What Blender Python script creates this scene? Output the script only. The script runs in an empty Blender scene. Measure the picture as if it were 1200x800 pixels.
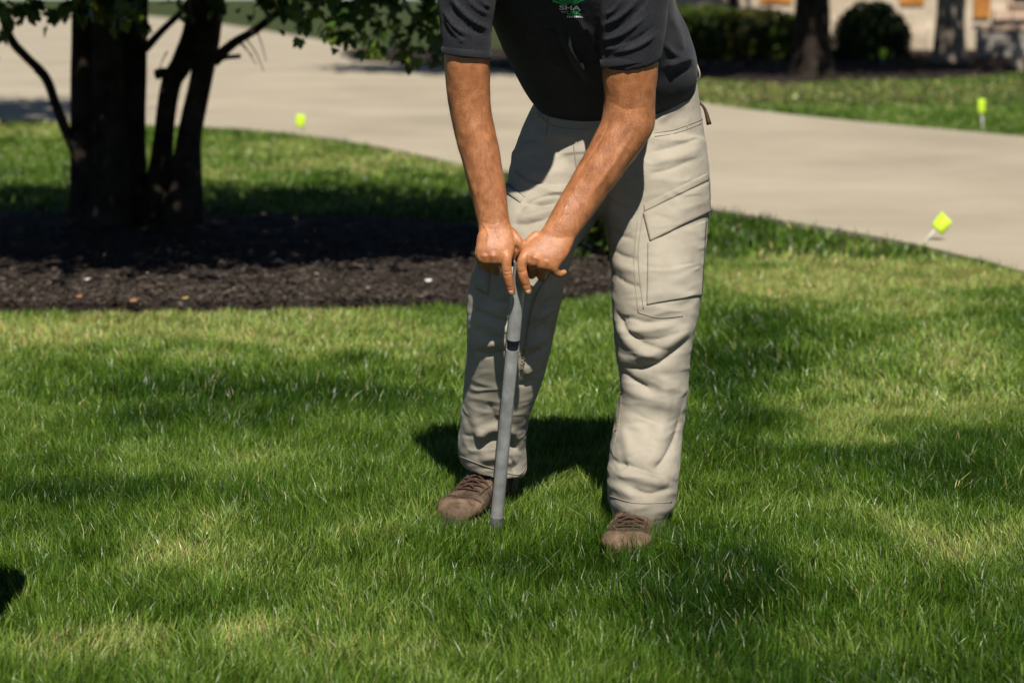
import bpy, bmesh, math, random
import numpy as np
from mathutils import Vector, Matrix
from mathutils.bvhtree import BVHTree

rng = np.random.default_rng(7)
random.seed(7)
scene = bpy.context.scene
C = scene.collection
R = math.radians

# ------------------------------------------------------------------ camera, sky, sun, exposure
CAM_H, LENS = 1.2, 70.0
F = 1200 * LENS / 36.0                       # focal length in photograph pixels
PITCH = math.atan(405 / F)
cam_d = bpy.data.cameras.new('camera'); cam = bpy.data.objects.new('camera', cam_d); C.objects.link(cam)
cam.location = (0, 0, CAM_H); cam.rotation_euler = (math.pi / 2 - PITCH, 0, 0)
cam_d.lens = LENS; cam_d.sensor_width = 36; cam_d.clip_end = 2000; cam_d.clip_start = 0.05
cam_d.dof.use_dof = True; cam_d.dof.focus_distance = 4.42; cam_d.dof.aperture_fstop = 3.6
scene.camera = cam

SUN = Vector((0.07, -0.62, 0.78)).normalized()       # direction towards the sun
elev = math.asin(SUN.z); az = math.atan2(SUN.x, SUN.y)
world = bpy.data.worlds.new('World'); scene.world = world; world.use_nodes = True
wn = world.node_tree.nodes; wl = world.node_tree.links; wn.clear()
sky = wn.new('ShaderNodeTexSky'); sky.sky_type = 'NISHITA'; sky.sun_disc = False
sky.sun_elevation = elev; sky.sun_rotation = az; sky.air_density = 0.6; sky.dust_density = 0.1; sky.ozone_density = 1.0
bg = wn.new('ShaderNodeBackground'); bg.inputs['Strength'].default_value = 0.05
wo = wn.new('ShaderNodeOutputWorld')
wl.new(sky.outputs[0], bg.inputs[0]); wl.new(bg.outputs[0], wo.inputs[0])
sd = bpy.data.lights.new('sun', 'SUN'); sun = bpy.data.objects.new('sun', sd); C.objects.link(sun)
sd.energy = 5.0; sd.angle = R(0.53); sd.color = (1.0, 0.945, 0.86)
sun.rotation_euler = SUN.to_track_quat('Z', 'Y').to_euler(); sun.location = (2, -8, 12)
vs = scene.view_settings
vs.view_transform = 'Standard'; vs.look = 'None'; vs.exposure = 0.5; vs.gamma = 1.0; vs.use_curve_mapping = False
scene.cycles.max_bounces = 6; scene.cycles.transparent_max_bounces = 4
scene.cycles.use_denoising = True

# ------------------------------------------------------------------ measuring helpers
_up = np.array((0, math.sin(PITCH), math.cos(PITCH))); _fw = np.array((0, math.cos(PITCH), -math.sin(PITCH)))
_cp = np.array((0, 0, CAM_H))
def ray(px, py):
    return np.array(((px - 600) / F, 0, 0)) + _up * ((400 - py) / F) + _fw
def P(px, py, Y):
    d = ray(px, py); return _cp + d * (Y / d[1])
def G(px, py, z=0.0):
    d = ray(px, py); return _cp + d * ((z - CAM_H) / d[2])
def pix(v):
    q = np.asarray(v) - _cp
    dz = q @ _fw
    dz = np.where(np.abs(dz) < 1e-6, 1e-6, dz)
    return 600 + F * q[..., 0] / dz, 400 - F * (q @ _up) / dz, dz

def vnoise(p, seed=0):
    """value noise, p (n,3) -> -1..1"""
    p = np.asarray(p, float); i = np.floor(p).astype(np.int64); f = p - i; f = f * f * (3 - 2 * f)
    out = np.zeros(len(p))
    for dx in (0, 1):
        for dy in (0, 1):
            for dz in (0, 1):
                h = (i[:, 0] + dx) * 374761393 + (i[:, 1] + dy) * 668265263 + (i[:, 2] + dz) * 2147483647 + seed * 1274126177
                h = (h ^ (h >> 13)) * 1274126177
                h = (h ^ (h >> 16)) & 0xffff
                w = (f[:, 0] if dx else 1 - f[:, 0]) * (f[:, 1] if dy else 1 - f[:, 1]) * (f[:, 2] if dz else 1 - f[:, 2])
                out += w * (h / 32767.5 - 1)
    return out
def fbm(p, seed=0, o=3):
    s = 0; a = 1
    for k in range(o):
        s = s + a * vnoise(np.asarray(p) * 2 ** k, seed + k); a *= .5
    return s
def inpoly(x, y, poly):
    poly = np.asarray(poly); n = len(poly); r = np.zeros(x.shape, bool); j = n - 1
    for i in range(n):
        xi, yi = poly[i]; xj, yj = poly[j]
        c = ((yi > y) != (yj > y)) & (x < (xj - xi) * (y - yi) / (yj - yi + 1e-12) + xi)
        r ^= c; j = i
    return r
def catmull(pts, m):
    """resample rows of pts at m samples per span"""
    p = np.asarray(pts, float); n = len(p); out = []
    for i in range(n - 1):
        a = p[max(i - 1, 0)]; b = p[i]; c = p[i + 1]; d = p[min(i + 2, n - 1)]
        for k in range(m):
            t = k / m
            out.append(.5 * ((2 * b) + (c - a) * t + (2 * a - 5 * b + 4 * c - d) * t * t + (3 * b - a - 3 * c + d) * t ** 3))
    out.append(p[-1]); return np.array(out)

# ------------------------------------------------------------------ object helpers
def prop(o, label=None, cat=None, group=None, kind=None):
    for k, v in (('label', label), ('category', cat), ('group', group), ('kind', kind)):
        if v: o[k] = v
    return o
def empty(name, loc=(0, 0, 0)):
    o = bpy.data.objects.new(name, None); C.objects.link(o); o.location = loc; o.empty_display_size = .1; return o
def link(name, me, mat, parent=None, smooth=True):
    o = bpy.data.objects.new(name, me); C.objects.link(o)
    if mat and not me.materials: me.materials.append(mat)
    if smooth and len(me.polygons):
        me.polygons.foreach_set('use_smooth', np.ones(len(me.polygons), bool))
    if parent:
        o.parent = parent; o.matrix_parent_inverse = Matrix.Translation(-Vector(parent.location))
        if parent.parent:
            o.matrix_parent_inverse = parent.matrix_parent_inverse.inverted() @ Matrix.Identity(4)
            o.matrix_parent_inverse = Matrix.Identity(4)
            o.location = (0, 0, 0)
    return o
class MB:
    def __init__(s): s.v = []; s.f = []
    def add(s, v, f):
        o = len(s.v); s.v.extend([tuple(map(float, q)) for q in v]); s.f.extend([tuple(i + o for i in q) for q in f]); return s
    def box(s, a, b):
        x0, y0, z0 = a; x1, y1, z1 = b
        return s.add([(x0, y0, z0), (x1, y0, z0), (x1, y1, z0), (x0, y1, z0), (x0, y0, z1), (x1, y0, z1), (x1, y1, z1), (x0, y1, z1)],
                     [(0, 3, 2, 1), (4, 5, 6, 7), (0, 1, 5, 4), (1, 2, 6, 5), (2, 3, 7, 6), (3, 0, 4, 7)])
    def rings(s, rings, cap=True):
        n = len(rings[0]); v = [q for r in rings for q in r]; f = []
        for i in range(len(rings) - 1):
            for k in range(n):
                f.append((i * n + k, i * n + (k + 1) % n, (i + 1) * n + (k + 1) % n, (i + 1) * n + k))
        if cap:
            f.append(tuple(range(n - 1, -1, -1))); f.append(tuple(range((len(rings) - 1) * n, len(rings) * n)))
        return s.add(v, f)
    def tube(s, pts, rad, n=10, m=1, flat=1.0, cap=True):
        pts = np.asarray(pts, float); rad = np.broadcast_to(np.asarray(rad, float), (len(pts),))
        if m > 1:
            q = catmull(np.column_stack([pts, rad]), m); pts, rad = q[:, :3], q[:, 3]
        rings = []; prev = None
        for i in range(len(pts)):
            t = pts[min(i + 1, len(pts) - 1)] - pts[max(i - 1, 0)]; t /= np.linalg.norm(t) + 1e-12
            if prev is None:
                a = np.array((1, 0, 0)) if abs(t[0]) < .8 else np.array((0, 1, 0))
                u = np.cross(t, a)
            else:
                u = prev - t * (prev @ t)
            u /= np.linalg.norm(u) + 1e-12; w = np.cross(t, u); prev = u
            rings.append([pts[i] + rad[i] * (math.cos(q) * u + flat * math.sin(q) * w) for q in np.linspace(0, 2 * math.pi, n, endpoint=False)])
        return s.rings(rings, cap)
    def capsule(s, pts, rad, n=14, m=4):
        """tapered finger-like chain with rounded ends"""
        q = catmull(np.column_stack([np.asarray(pts, float), np.asarray(rad, float)]), m)
        p, r = q[:, :3], q[:, 3]
        a = p[0] - p[1]; a /= np.linalg.norm(a); b = p[-1] - p[-2]; b /= np.linalg.norm(b)
        pre = [(p[0] + a * r[0] * math.sin(t), r[0] * math.cos(t)) for t in (1.45, 1.1, .75, .4)]
        post = [(p[-1] + b * r[-1] * math.sin(t), r[-1] * math.cos(t)) for t in (.4, .75, 1.1, 1.45)]
        pp = [x[0] for x in pre] + list(p) + [x[0] for x in post]; rr = [x[1] for x in pre] + list(r) + [x[1] for x in post]
        return s.tube(pp, rr, n)
    def loft(s, rows, m=5, n=40, e=2.0):
        """rows: (left xyz, right xyz, half depth). cross-section in the plane of left-right and the axis normal"""
        q = catmull(np.array([list(a) + list(b) + [d] for a, b, d in rows]), m)
        L, Rr, d = q[:, :3], q[:, 3:6], q[:, 6]; c = (L + Rr) / 2; rings = []
        for i in range(len(q)):
            t = c[min(i + 1, len(q) - 1)] - c[max(i - 1, 0)]; t /= np.linalg.norm(t) + 1e-12
            u = (Rr[i] - L[i]) / 2; v = np.cross(t, u); v /= np.linalg.norm(v) + 1e-12
            rg = []
            for a in np.linspace(0, 2 * math.pi, n, endpoint=False):
                ca, sa = math.cos(a), math.sin(a)
                rg.append(c[i] + u * math.copysign(abs(ca) ** (2 / e), ca) + v * d[i] * math.copysign(abs(sa) ** (2 / e), sa))
            rings.append(rg)
        return s.rings(rings)
    def mesh(s, name):
        me = bpy.data.meshes.new(name); me.from_pydata(s.v, [], s.f); me.update(); return me
    def build(s, name, mat, parent=None, smooth=True):
        return link(name, s.mesh(name), mat, parent, smooth)

def np_mesh(name, V, T, col=None, quads=None):
    """fast mesh from arrays: V (n,3), T (m,3), optional quads, optional per-vertex colour"""
    me = bpy.data.meshes.new(name)
    nt = 0 if T is None else len(T); nq = 0 if quads is None else len(quads)
    me.vertices.add(len(V)); me.vertices.foreach_set('co', np.ascontiguousarray(V, np.float32).ravel())
    loops = np.concatenate([a.ravel() for a in (T, quads) if a is not None]).astype(np.int32)
    me.loops.add(len(loops)); me.loops.foreach_set('vertex_index', loops)
    st = np.concatenate([np.arange(nt) * 3, nt * 3 + np.arange(nq) * 4]).astype(np.int32)
    me.polygons.add(nt + nq); me.polygons.foreach_set('loop_start', st)
    if col is not None:
        a = me.color_attributes.new('Col', 'FLOAT_COLOR', 'POINT')
        c = np.ones((len(V), 4), np.float32); c[:, :3] = col; a.data.foreach_set('color', c.ravel())
    me.update(calc_edges=True); return me
def solidify_voxel(mb, name, voxel, smooth_it=6):
    """fuse overlapping closed shells into one skin"""
    me = mb.mesh(name); o = bpy.data.objects.new(name + '_tmp', me); C.objects.link(o)
    bm = bmesh.new(); bm.from_mesh(me); bmesh.ops.recalc_face_normals(bm, faces=bm.faces); bm.to_mesh(me); bm.free()
    r = o.modifiers.new('r', 'REMESH'); r.mode = 'VOXEL'; r.voxel_size = voxel; r.adaptivity = 0
    if smooth_it:
        k = o.modifiers.new('s', 'SMOOTH'); k.factor = .5; k.iterations = smooth_it
    dg = bpy.context.evaluated_depsgraph_get(); dg.update()
    out = bpy.data.meshes.new_from_object(o.evaluated_get(dg)); out.name = name
    bpy.data.objects.remove(o); bpy.data.meshes.remove(me)
    return out
def co_no(me):
    n = len(me.vertices); a = np.empty(n * 3, np.float32); me.vertices.foreach_get('co', a)
    b = np.empty(n * 3, np.float32); me.vertex_normals.foreach_get('vector', b)
    return a.reshape(-1, 3).astype(float), b.reshape(-1, 3).astype(float)
def set_co(me, v):
    me.vertices.foreach_set('co', v.astype(np.float32).ravel()); me.update()
def strokes(me, S, gain=1.0):
    """raise (+mm) or press (-mm) folds whose course was read off the photograph"""
    v, n = co_no(me); px, py, dz = pix(v); view = v - _cp; view /= np.linalg.norm(view, axis=1)[:, None]
    face = np.clip(-(view * n).sum(1) * 1.6, 0, 1)
    disp = np.zeros(len(v))
    for amp, w, pts in S:
        p = catmull(np.array(pts, float), 6)
        best = np.full(len(v), 1e9); tt = np.zeros(len(v))
        lo = p.min(0) - 3 * w; hi = p.max(0) + 3 * w
        sel = np.where((px > lo[0]) & (px < hi[0]) & (py > lo[1]) & (py < hi[1]) & (face > 0))[0]
        if not len(sel): continue
        q = np.column_stack([px[sel], py[sel]]); b = np.full(len(sel), 1e9); t = np.zeros(len(sel))
        for i in range(len(p) - 1):
            a = p[i]; d = p[i + 1] - a; k = np.clip(((q - a) @ d) / (d @ d + 1e-9), 0, 1)
            r = np.linalg.norm(q - (a + k[:, None] * d), axis=1)
            m = r < b; b[m] = r[m]; t[m] = (i + k[m]) / (len(p) - 1)
        taper = np.clip(np.sin(np.pi * np.clip(t, .04, .96)) * 1.5, 0, 1)
        disp[sel] += amp * gain * .001 * (np.exp(-(b / (.85 * w)) ** 2) if amp > 0 else 1.15 * np.exp(-b / (.62 * w))) * taper * face[sel]
    set_co(me, v + n * disp[:, None])
def bvh(me):
    v = [x.co for x in me.vertices]; return BVHTree.FromPolygons(v, [tuple(p.vertices) for p in me.polygons])
def cast(tree, px, py):
    d = Vector(ray(px, py)).normalized(); h = tree.ray_cast(Vector(_cp), d)
    return (np.array(h[0]), np.array(h[1]) if Vector(h[1]).dot(d) < 0 else -np.array(h[1])) if h[0] is not None else None
def patch(tree, quad, nu=16, nv=12, t=.004, bulge=0.0, skirt=.004):
    """cloth panel lying on a surface: quad corners TL, TR, BR, BL in photograph pixels"""
    q = np.array(quad, float); top = []; bot = []; last = None
    for j in range(nv + 1):
        for i in range(nu + 1):
            a, b = i / nu, j / nv
            p = (q[0] * (1 - a) + q[1] * a) * (1 - b) + (q[3] * (1 - a) + q[2] * a) * b
            h = cast(tree, *p)
            if h is None: h = last if last else (P(p[0], p[1], 4.5), np.array((0, -1., 0)))
            last = h
            k = t + bulge * math.sin(math.pi * a) * math.sin(math.pi * b)
            if i in (0, nu) or j in (0, nv): k = t * .75
            top.append(h[0] + h[1] * k); bot.append(h[0] - h[1] * skirt)
    m = MB(); W = nu + 1; f = []
    for j in range(nv):
        for i in range(nu): f.append((j * W + i, (j + 1) * W + i, (j + 1) * W + i + 1, j * W + i + 1))
    N = len(top); edge = [i for i in range(W)] + [j * W + nu for j in range(1, nv + 1)] + [nv * W + i for i in range(nu - 1, -1, -1)] + [j * W for j in range(nv - 1, 0, -1)]
    for a, b in zip(edge, edge[1:] + edge[:1]): f.append((a, b, N + b, N + a))
    return m.add(top + bot, f)
def cord(tree, pts, r=.0012, m=6, lift=.0003, n=6):
    out = []
    for p in catmull(np.array(pts, float), m):
        h = cast(tree, p[0], p[1])
        if h: out.append(h[0] + h[1] * lift)
    mb = MB()
    if len(out) > 2: mb.tube(out, r, n)
    return mb

# ------------------------------------------------------------------ materials
def mat(name, col, rough=.7, var=.15, scale=8.0, bump=0.0, bscale=60.0, col2=None, spec=.3, metal=0.0, attr=False, trans=0.0, sss=0.0, sheen=0.0, dist=.002):
    m = bpy.data.materials.new(name); m.use_nodes = True; nt = m.node_tree; N = nt.nodes; L = nt.links
    b = N['Principled BSDF']; b.inputs['Roughness'].default_value = rough; b.inputs['Metallic'].default_value = metal
    b.inputs['Specular IOR Level'].default_value = spec
    if sheen: b.inputs['Sheen Weight'].default_value = sheen; b.inputs['Sheen Roughness'].default_value = .5
    tc = N.new('ShaderNodeTexCoord')
    if attr:
        src = N.new('ShaderNodeAttribute'); src.attribute_name = 'Col'; colout = src.outputs['Color']
    else:
        nz = N.new('ShaderNodeTexNoise'); nz.inputs['Scale'].default_value = scale; nz.inputs['Detail'].default_value = 6; nz.inputs['Roughness'].default_value = .65
        L.new(tc.outputs['Object'], nz.inputs['Vector'])
        rp = N.new('ShaderNodeValToRGB'); rp.color_ramp.elements[0].position = .32; rp.color_ramp.elements[1].position = .7
        c2 = col2 or tuple(min(1, c * (1 + var)) for c in col)
        rp.color_ramp.elements[0].color = (*[c * (1 - var) for c in col], 1); rp.color_ramp.elements[1].color = (*c2, 1)
        L.new(nz.outputs['Fac'], rp.inputs['Fac']); colout = rp.outputs['Color']
    L.new(colout, b.inputs['Base Color'])
    if sss:
        b.inputs['Subsurface Weight'].default_value = sss; b.inputs['Subsurface Radius'].default_value = (1, .35, .2); b.inputs['Subsurface Scale'].default_value = .006
    if bump:
        n2 = N.new('ShaderNodeTexNoise'); n2.inputs['Scale'].default_value = bscale; n2.inputs['Detail'].default_value = 5
        L.new(tc.outputs['Object'], n2.inputs['Vector'])
        bp = N.new('ShaderNodeBump'); bp.inputs['Strength'].default_value = bump; bp.inputs['Distance'].default_value = dist
        L.new(n2.outputs['Fac'], bp.inputs['Height']); L.new(bp.outputs['Normal'], b.inputs['Normal'])
    if trans:
        out = N['Material Output']; tr = N.new('ShaderNodeBsdfTranslucent'); mx = N.new('ShaderNodeMixShader'); mx.inputs[0].default_value = trans
        L.new(colout, tr.inputs['Color']); L.new(b.outputs[0], mx.inputs[1]); L.new(tr.outputs[0], mx.inputs[2]); L.new(mx.outputs[0], out.inputs['Surface'])
    return m
M = {}
M['grass'] = mat('grass', (.1, .2, .03), .36, attr=True, trans=.26, spec=.33)
M['soil'] = mat('lawn_soil', (.030, .045, .012), .9, .4, 3.0, .6, 40, col2=(.06, .075, .022), spec=.1)
M['wet_soil'] = mat('dark_soil', (.006, .006, .006), .9, .4, 30, .8, 90, spec=.05)
M['mulch'] = mat('mulch_floor', (.020, .015, .012), .9, .4, 14, 1.0, 70, col2=(.045, .034, .028), spec=.1, dist=.01)
M['chip'] = mat('mulch_chips', (.06, .045, .04), .85, attr=True, spec=.15)
M['concrete'] = mat('concrete', (.325, .278, .203), .85, .12, .45, .35, 90, col2=(.395, .343, .256), spec=.2)
M['joint'] = mat('joint_sealant', (.20, .17, .13), .9, .1, 5)
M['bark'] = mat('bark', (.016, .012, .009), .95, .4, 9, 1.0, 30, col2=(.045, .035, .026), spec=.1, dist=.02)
M['bark_pale'] = mat('pale_bark', (.16, .13, .10), .95, .35, 5, 1.0, 14, col2=(.30, .25, .19), spec=.1, dist=.03)
M['leaf'] = mat('leaf', (.05, .1, .02), .45, attr=True, trans=.35, spec=.3)
M['leaf_a'] = mat('leaf_green', (.045, .095, .015), .4, .35, 40, col2=(.085, .15, .025), trans=.35, spec=.35)
M['skin'] = mat('skin', (.315, .114, .041), .42, .14, 40, .7, 420, col2=(.46, .192, .080), spec=.45, sss=.06, dist=.0015)
M['hair'] = mat('hair', (.02, .013, .009), .6, .3, 60, .5, 200)
M['armhair'] = mat('arm_hair', (.045, .025, .012), .5, .2, 60)
M['nail'] = mat('fingernail', (.42, .25, .17), .3, .08, 60, spec=.5)
M['khaki'] = mat('khaki_cotton', (.285, .252, .196), .9, .14, 6, .5, 700, col2=(.365, .328, .26), spec=.08, sheen=.05, dist=.0006)
def creases(m, scale=12.0, d=.0075, k=.75):
    N = m.node_tree.nodes; L = m.node_tree.links; b = N['Principled BSDF']
    tc = N.new('ShaderNodeTexCoord'); mp = N.new('ShaderNodeMapping'); mp.inputs['Rotation'].default_value = (.3, .5, .4); mp.inputs['Scale'].default_value = (1, 1, 2.4)
    nz = N.new('ShaderNodeTexNoise'); nz.noise_type = 'RIDGED_MULTIFRACTAL'; nz.inputs['Scale'].default_value = scale; nz.inputs['Detail'].default_value = 3.5; nz.inputs['Roughness'].default_value = .45; nz.inputs['Distortion'].default_value = .7
    bp = N.new('ShaderNodeBump'); bp.inputs['Strength'].default_value = k; bp.inputs['Distance'].default_value = d
    L.new(tc.outputs['Object'], mp.inputs['Vector']); L.new(mp.outputs[0], nz.inputs['Vector']); L.new(nz.outputs[0], bp.inputs['Height'])
    old = b.inputs['Normal'].links
    if old: L.new(old[0].from_socket, bp.inputs['Normal'])
    L.new(bp.outputs['Normal'], b.inputs['Normal'])
creases(M['khaki'])
M['khaki_seam'] = mat('khaki_seam', (.25, .222, .175), .9, .12, 60, .5, 700, spec=.1)
M['ruche'] = mat('seam_ruche', (.31, .25, .16), .9, .25, 90, .5, 500, spec=.1)
M['shirt'] = mat('charcoal_knit', (.016, .0165, .020), .72, .2, 260, .3, 1200, col2=(.034, .035, .042), spec=.14, sheen=.06, dist=.0006)
M['cuff'] = mat('charcoal_rib', (.018, .019, .023), .75, .15, 20, .6, 1500, spec=.12, sheen=.05, dist=.0008)
M['blue'] = mat('blue_waistband', (.035, .042, .085), .8, .15, 30, .2, 900)
M['logo_white'] = mat('logo_white', (.55, .55, .58), .7, .05, 60)
M['logo_green'] = mat('logo_green', (.02, .32, .09), .6, .25, 300, col2=(.05, .5, .17))
M['leather'] = mat('boot_leather', (.050, .031, .021), .8, .4, 34, 1.0, 120, col2=(.135, .092, .062), spec=.25, dist=.0015)
M['leather_tan'] = mat('boot_overlay', (.085, .052, .032), .8, .45, 34, 1.0, 130, col2=(.20, .135, .085), spec=.2, dist=.0015)
M['leather_dark'] = mat('boot_trim', (.055, .033, .022), .75, .3, 40, .5, 200, spec=.2)
M['sole'] = mat('boot_sole', (.03, .022, .018), .8, .3, 40, .4, 120)
M['lace'] = mat('boot_lace', (.055, .028, .018), .8, .25, 200)
M['eyelet'] = mat('eyelet_metal', (.35, .33, .3), .35, .1, 50, metal=1.0)
M['steel'] = mat('worn_steel', (.34, .34, .335), .30, .25, 26, .2, 220, col2=(.46, .46, .45), metal=.35, spec=.5, dist=.0008)
M['steel_dark'] = mat('darker_steel', (.15, .15, .145), .55, .4, 50, .3, 200, metal=.2)  # darker steel for the tip, plug and window back
M['grip'] = mat('handle_rubber', (.012, .012, .013), .7, .2, 40)
M['flag'] = mat('marker_yellow', (.50, .72, .03), .55, .05, 30, trans=.12)
M['stake'] = mat('marker_stake', (.62, .6, .56), .6, .08, 20)
M['stone'] = mat('house_stone', (.40, .315, .215), .9, .3, 1.6, .6, 9, col2=(.58, .49, .37), dist=.03)
M['stone_trim'] = mat('stone_trim', (.46, .33, .24), .85, .15, 3, .2, 20)
M['wood'] = mat('stained_wood', (.36, .135, .022), .6, .3, 2.5, col2=(.5, .21, .045))
M['glass'] = mat('dark_glass', (.008, .009, .010), .08, .1, 2, spec=.6)
M['wallstone'] = mat('garden_wall_stone', (.20, .18, .155), .9, .2, 2.5, .6, 14, col2=(.30, .275, .24), dist=.02)
M['roof'] = mat('roof_shingle', (.07, .06, .05), .9, .2, 6, .5, 20)

# ------------------------------------------------------------------ ground layout, in metres
NEAR_EDGE = [(-600, 139), (-200, 139), (0, 140), (80, 141), (250, 148), (300, 151), (360, 157), (420, 166), (480, 177), (534, 189), (640, 209), (740, 226), (832, 242), (920, 256), (1010, 271), (1080, 285), (1200, 315), (1400, 372)]
NE = np.array([G(x, y + .028 * y)[:2] for x, y in NEAR_EDGE])
FAR_EDGE = [(1500, 192), (1200, 163), (1060, 150), (955, 140), (829, 124), (700, 103), (600, 86), (520, 73), (430, 59), (330, 40), (200, 22), (60, 14), (-300, 10)]
FE = np.array([G(x, y)[:2] for x, y in FAR_EDGE])
BED = [(-6, 7.36), (-3.5, 7.40), (-2.0, 7.46), (-1.0, 7.50), (-.2, 7.60), (.25, 7.75), (.50, 8.15), (.55, 8.9), (.35, 9.7), (-.1, 10.4), (-.9, 10.9), (-2, 11.0), (-4, 11.1), (-6, 11.1)]
BEDc = catmull(np.array(BED), 4)
FBED = [G(x, y)[:2] for x, y in [(400, 73), (520, 80), (640, 86), (818, 92), (920, 99), (990, 94), (1130, 92), (1200, 84), (1400, 82)]]
FBED = [tuple(p) for p in FBED] + [(22, 45), (-4, 45)]
g = MB(); s = 700
g.add([(-s, -60, 0), (s, -60, 0), (s, s, 0), (-s, s, 0)], [(0, 1, 2, 3)])
prop(g.build('ground', M['soil'], smooth=False), kind='structure', label='lawn soil under the grass')

# driveway slab between the two edges
DRIVE = np.vstack([NE, FE])
def slab(name, poly, z0, z1, m, **k):
    n = len(poly); v = [(x, y, z1) for x, y in poly] + [(x, y, z0) for x, y in poly]
    f = [tuple(range(n))] + [(i, n + i, n + (i + 1) % n, (i + 1) % n) for i in range(n)]
    me = MB().add(v, f).mesh(name)
    bm = bmesh.new(); bm.from_mesh(me); bmesh.ops.triangulate(bm, faces=[q for q in bm.faces if len(q.verts) > 4]); bmesh.ops.recalc_face_normals(bm, faces=bm.faces); bm.to_mesh(me); bm.free()
    o = link(name, me, m, smooth=False); prop(o, **k); return o
drive = slab('driveway', catmull(NE, 3).tolist() + catmull(FE, 3).tolist(), -.08, .022, M['concrete'], kind='structure', label='pale tan concrete driveway curving across behind the lawn')

# planting bed mound
def bed_mesh(name, poly, h, m, step, **k):
    poly = np.asarray(poly); lo = poly.min(0); hi = poly.max(0)
    xs = np.arange(lo[0], hi[0] + step, step); ys = np.arange(lo[1], hi[1] + step, step)
    X, Y = np.meshgrid(xs, ys); V = np.column_stack([X.ravel(), Y.ravel(), np.zeros(X.size)])
    ins = inpoly(V[:, 0], V[:, 1], poly)
    d = np.full(len(V), 1e9)
    for i in range(len(poly)):
        a = poly[i]; e = poly[(i + 1) % len(poly)] - a; kk = np.clip(((V[:, :2] - a) @ e) / (e @ e + 1e-9), 0, 1)
        d = np.minimum(d, np.linalg.norm(V[:, :2] - (a + kk[:, None] * e), axis=1))
    V[:, 2] = np.where(ins, .004 + h * (1 - np.exp(-d / .35)) + .012 * fbm(V * 9, 3) * np.clip(d * 8, 0, 1), -.03)
    w = len(xs); i = np.arange(len(V)).reshape(len(ys), w)
    q = np.stack([i[:-1, :-1], i[:-1, 1:], i[1:, 1:], i[1:, :-1]], -1).reshape(-1, 4)
    q = q[ins[q].any(1)]
    me = np_mesh(name, V, None, quads=q); o = link(name, me, m); prop(o, **k)
    return lambda x, y: .004 + h * .8
bed_mesh('mulch_bed', BEDc, .05, M['mulch'], .05, kind='structure', label='dark mulch bed around the multi-stemmed tree')
bed_mesh('far_mulch_bed', FBED, .06, M['mulch'], .4, kind='structure', label='shaded mulch bed in front of the house')

def chips(name, n, sampler, size, label, z):
    x, y = sampler(n); n = len(x)
    L = np.clip(rng.lognormal(0, .5, n), .4, 3.2) * size; W = L * rng.uniform(.2, .55, n); a = rng.uniform(0, 6.28, n); tl = rng.normal(0, .22, n); t2 = rng.normal(0, .22, n)
    u = np.column_stack([np.cos(a), np.sin(a), tl]); v = np.column_stack([-np.sin(a), np.cos(a), t2])
    c = np.column_stack([x, y, z + rng.uniform(0, .02, n)])
    V = np.stack([c - u * L[:, None] * .5 - v * W[:, None] * .5, c + u * L[:, None] * .5 - v * W[:, None] * .35, c + u * L[:, None] * .45 + v * W[:, None] * .5, c - u * L[:, None] * .5 + v * W[:, None] * .4], 1).reshape(-1, 3)
    q = np.arange(4 * n).reshape(-1, 4)
    br = (rng.beta(1.3, 3.6, n) * .15 + .02) * (.45 if size > .05 else 1); base = np.column_stack([br * 1.0, br * .80, br * .62])  # far chips darkened in colour to deepen the shade there
    pale = rng.random(n) < (0 if size > .05 else .004); base[pale] = np.array((.34, .31, .27))
    me = np_mesh(name, V, None, np.repeat(base, 4, 0), q)
    return prop(link(name, me, M['chip'], smooth=False), label, None, None, 'stuff')
def bed_sampler(n):
    x = rng.uniform(-4.2, .6, n * 2); y = 7.34 + 3.7 * rng.beta(1, 1.9, n * 2); m = inpoly(x, y, BEDc); return x[m][:n], y[m][:n]
def fbed_sampler(n):
    x = rng.uniform(-6, 18, n * 2); y = rng.uniform(28, 42, n * 2); m = inpoly(x, y, np.array(FBED)); return x[m][:n], y[m][:n]
chips('mulch_chips', 56000, bed_sampler, .0135, 'shredded dark mulch chips in the tree bed', .045)
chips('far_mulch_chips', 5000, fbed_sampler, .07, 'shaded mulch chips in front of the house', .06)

# ------------------------------------------------------------------ grass
DARK = np.array((.017, .047, .003)); MID = np.array((.073, .147, .010)); LITE = np.array((.25, .335, .068)); DRY = np.array((.40, .33, .12)); PALE = np.array((.30, .37, .14))
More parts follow.
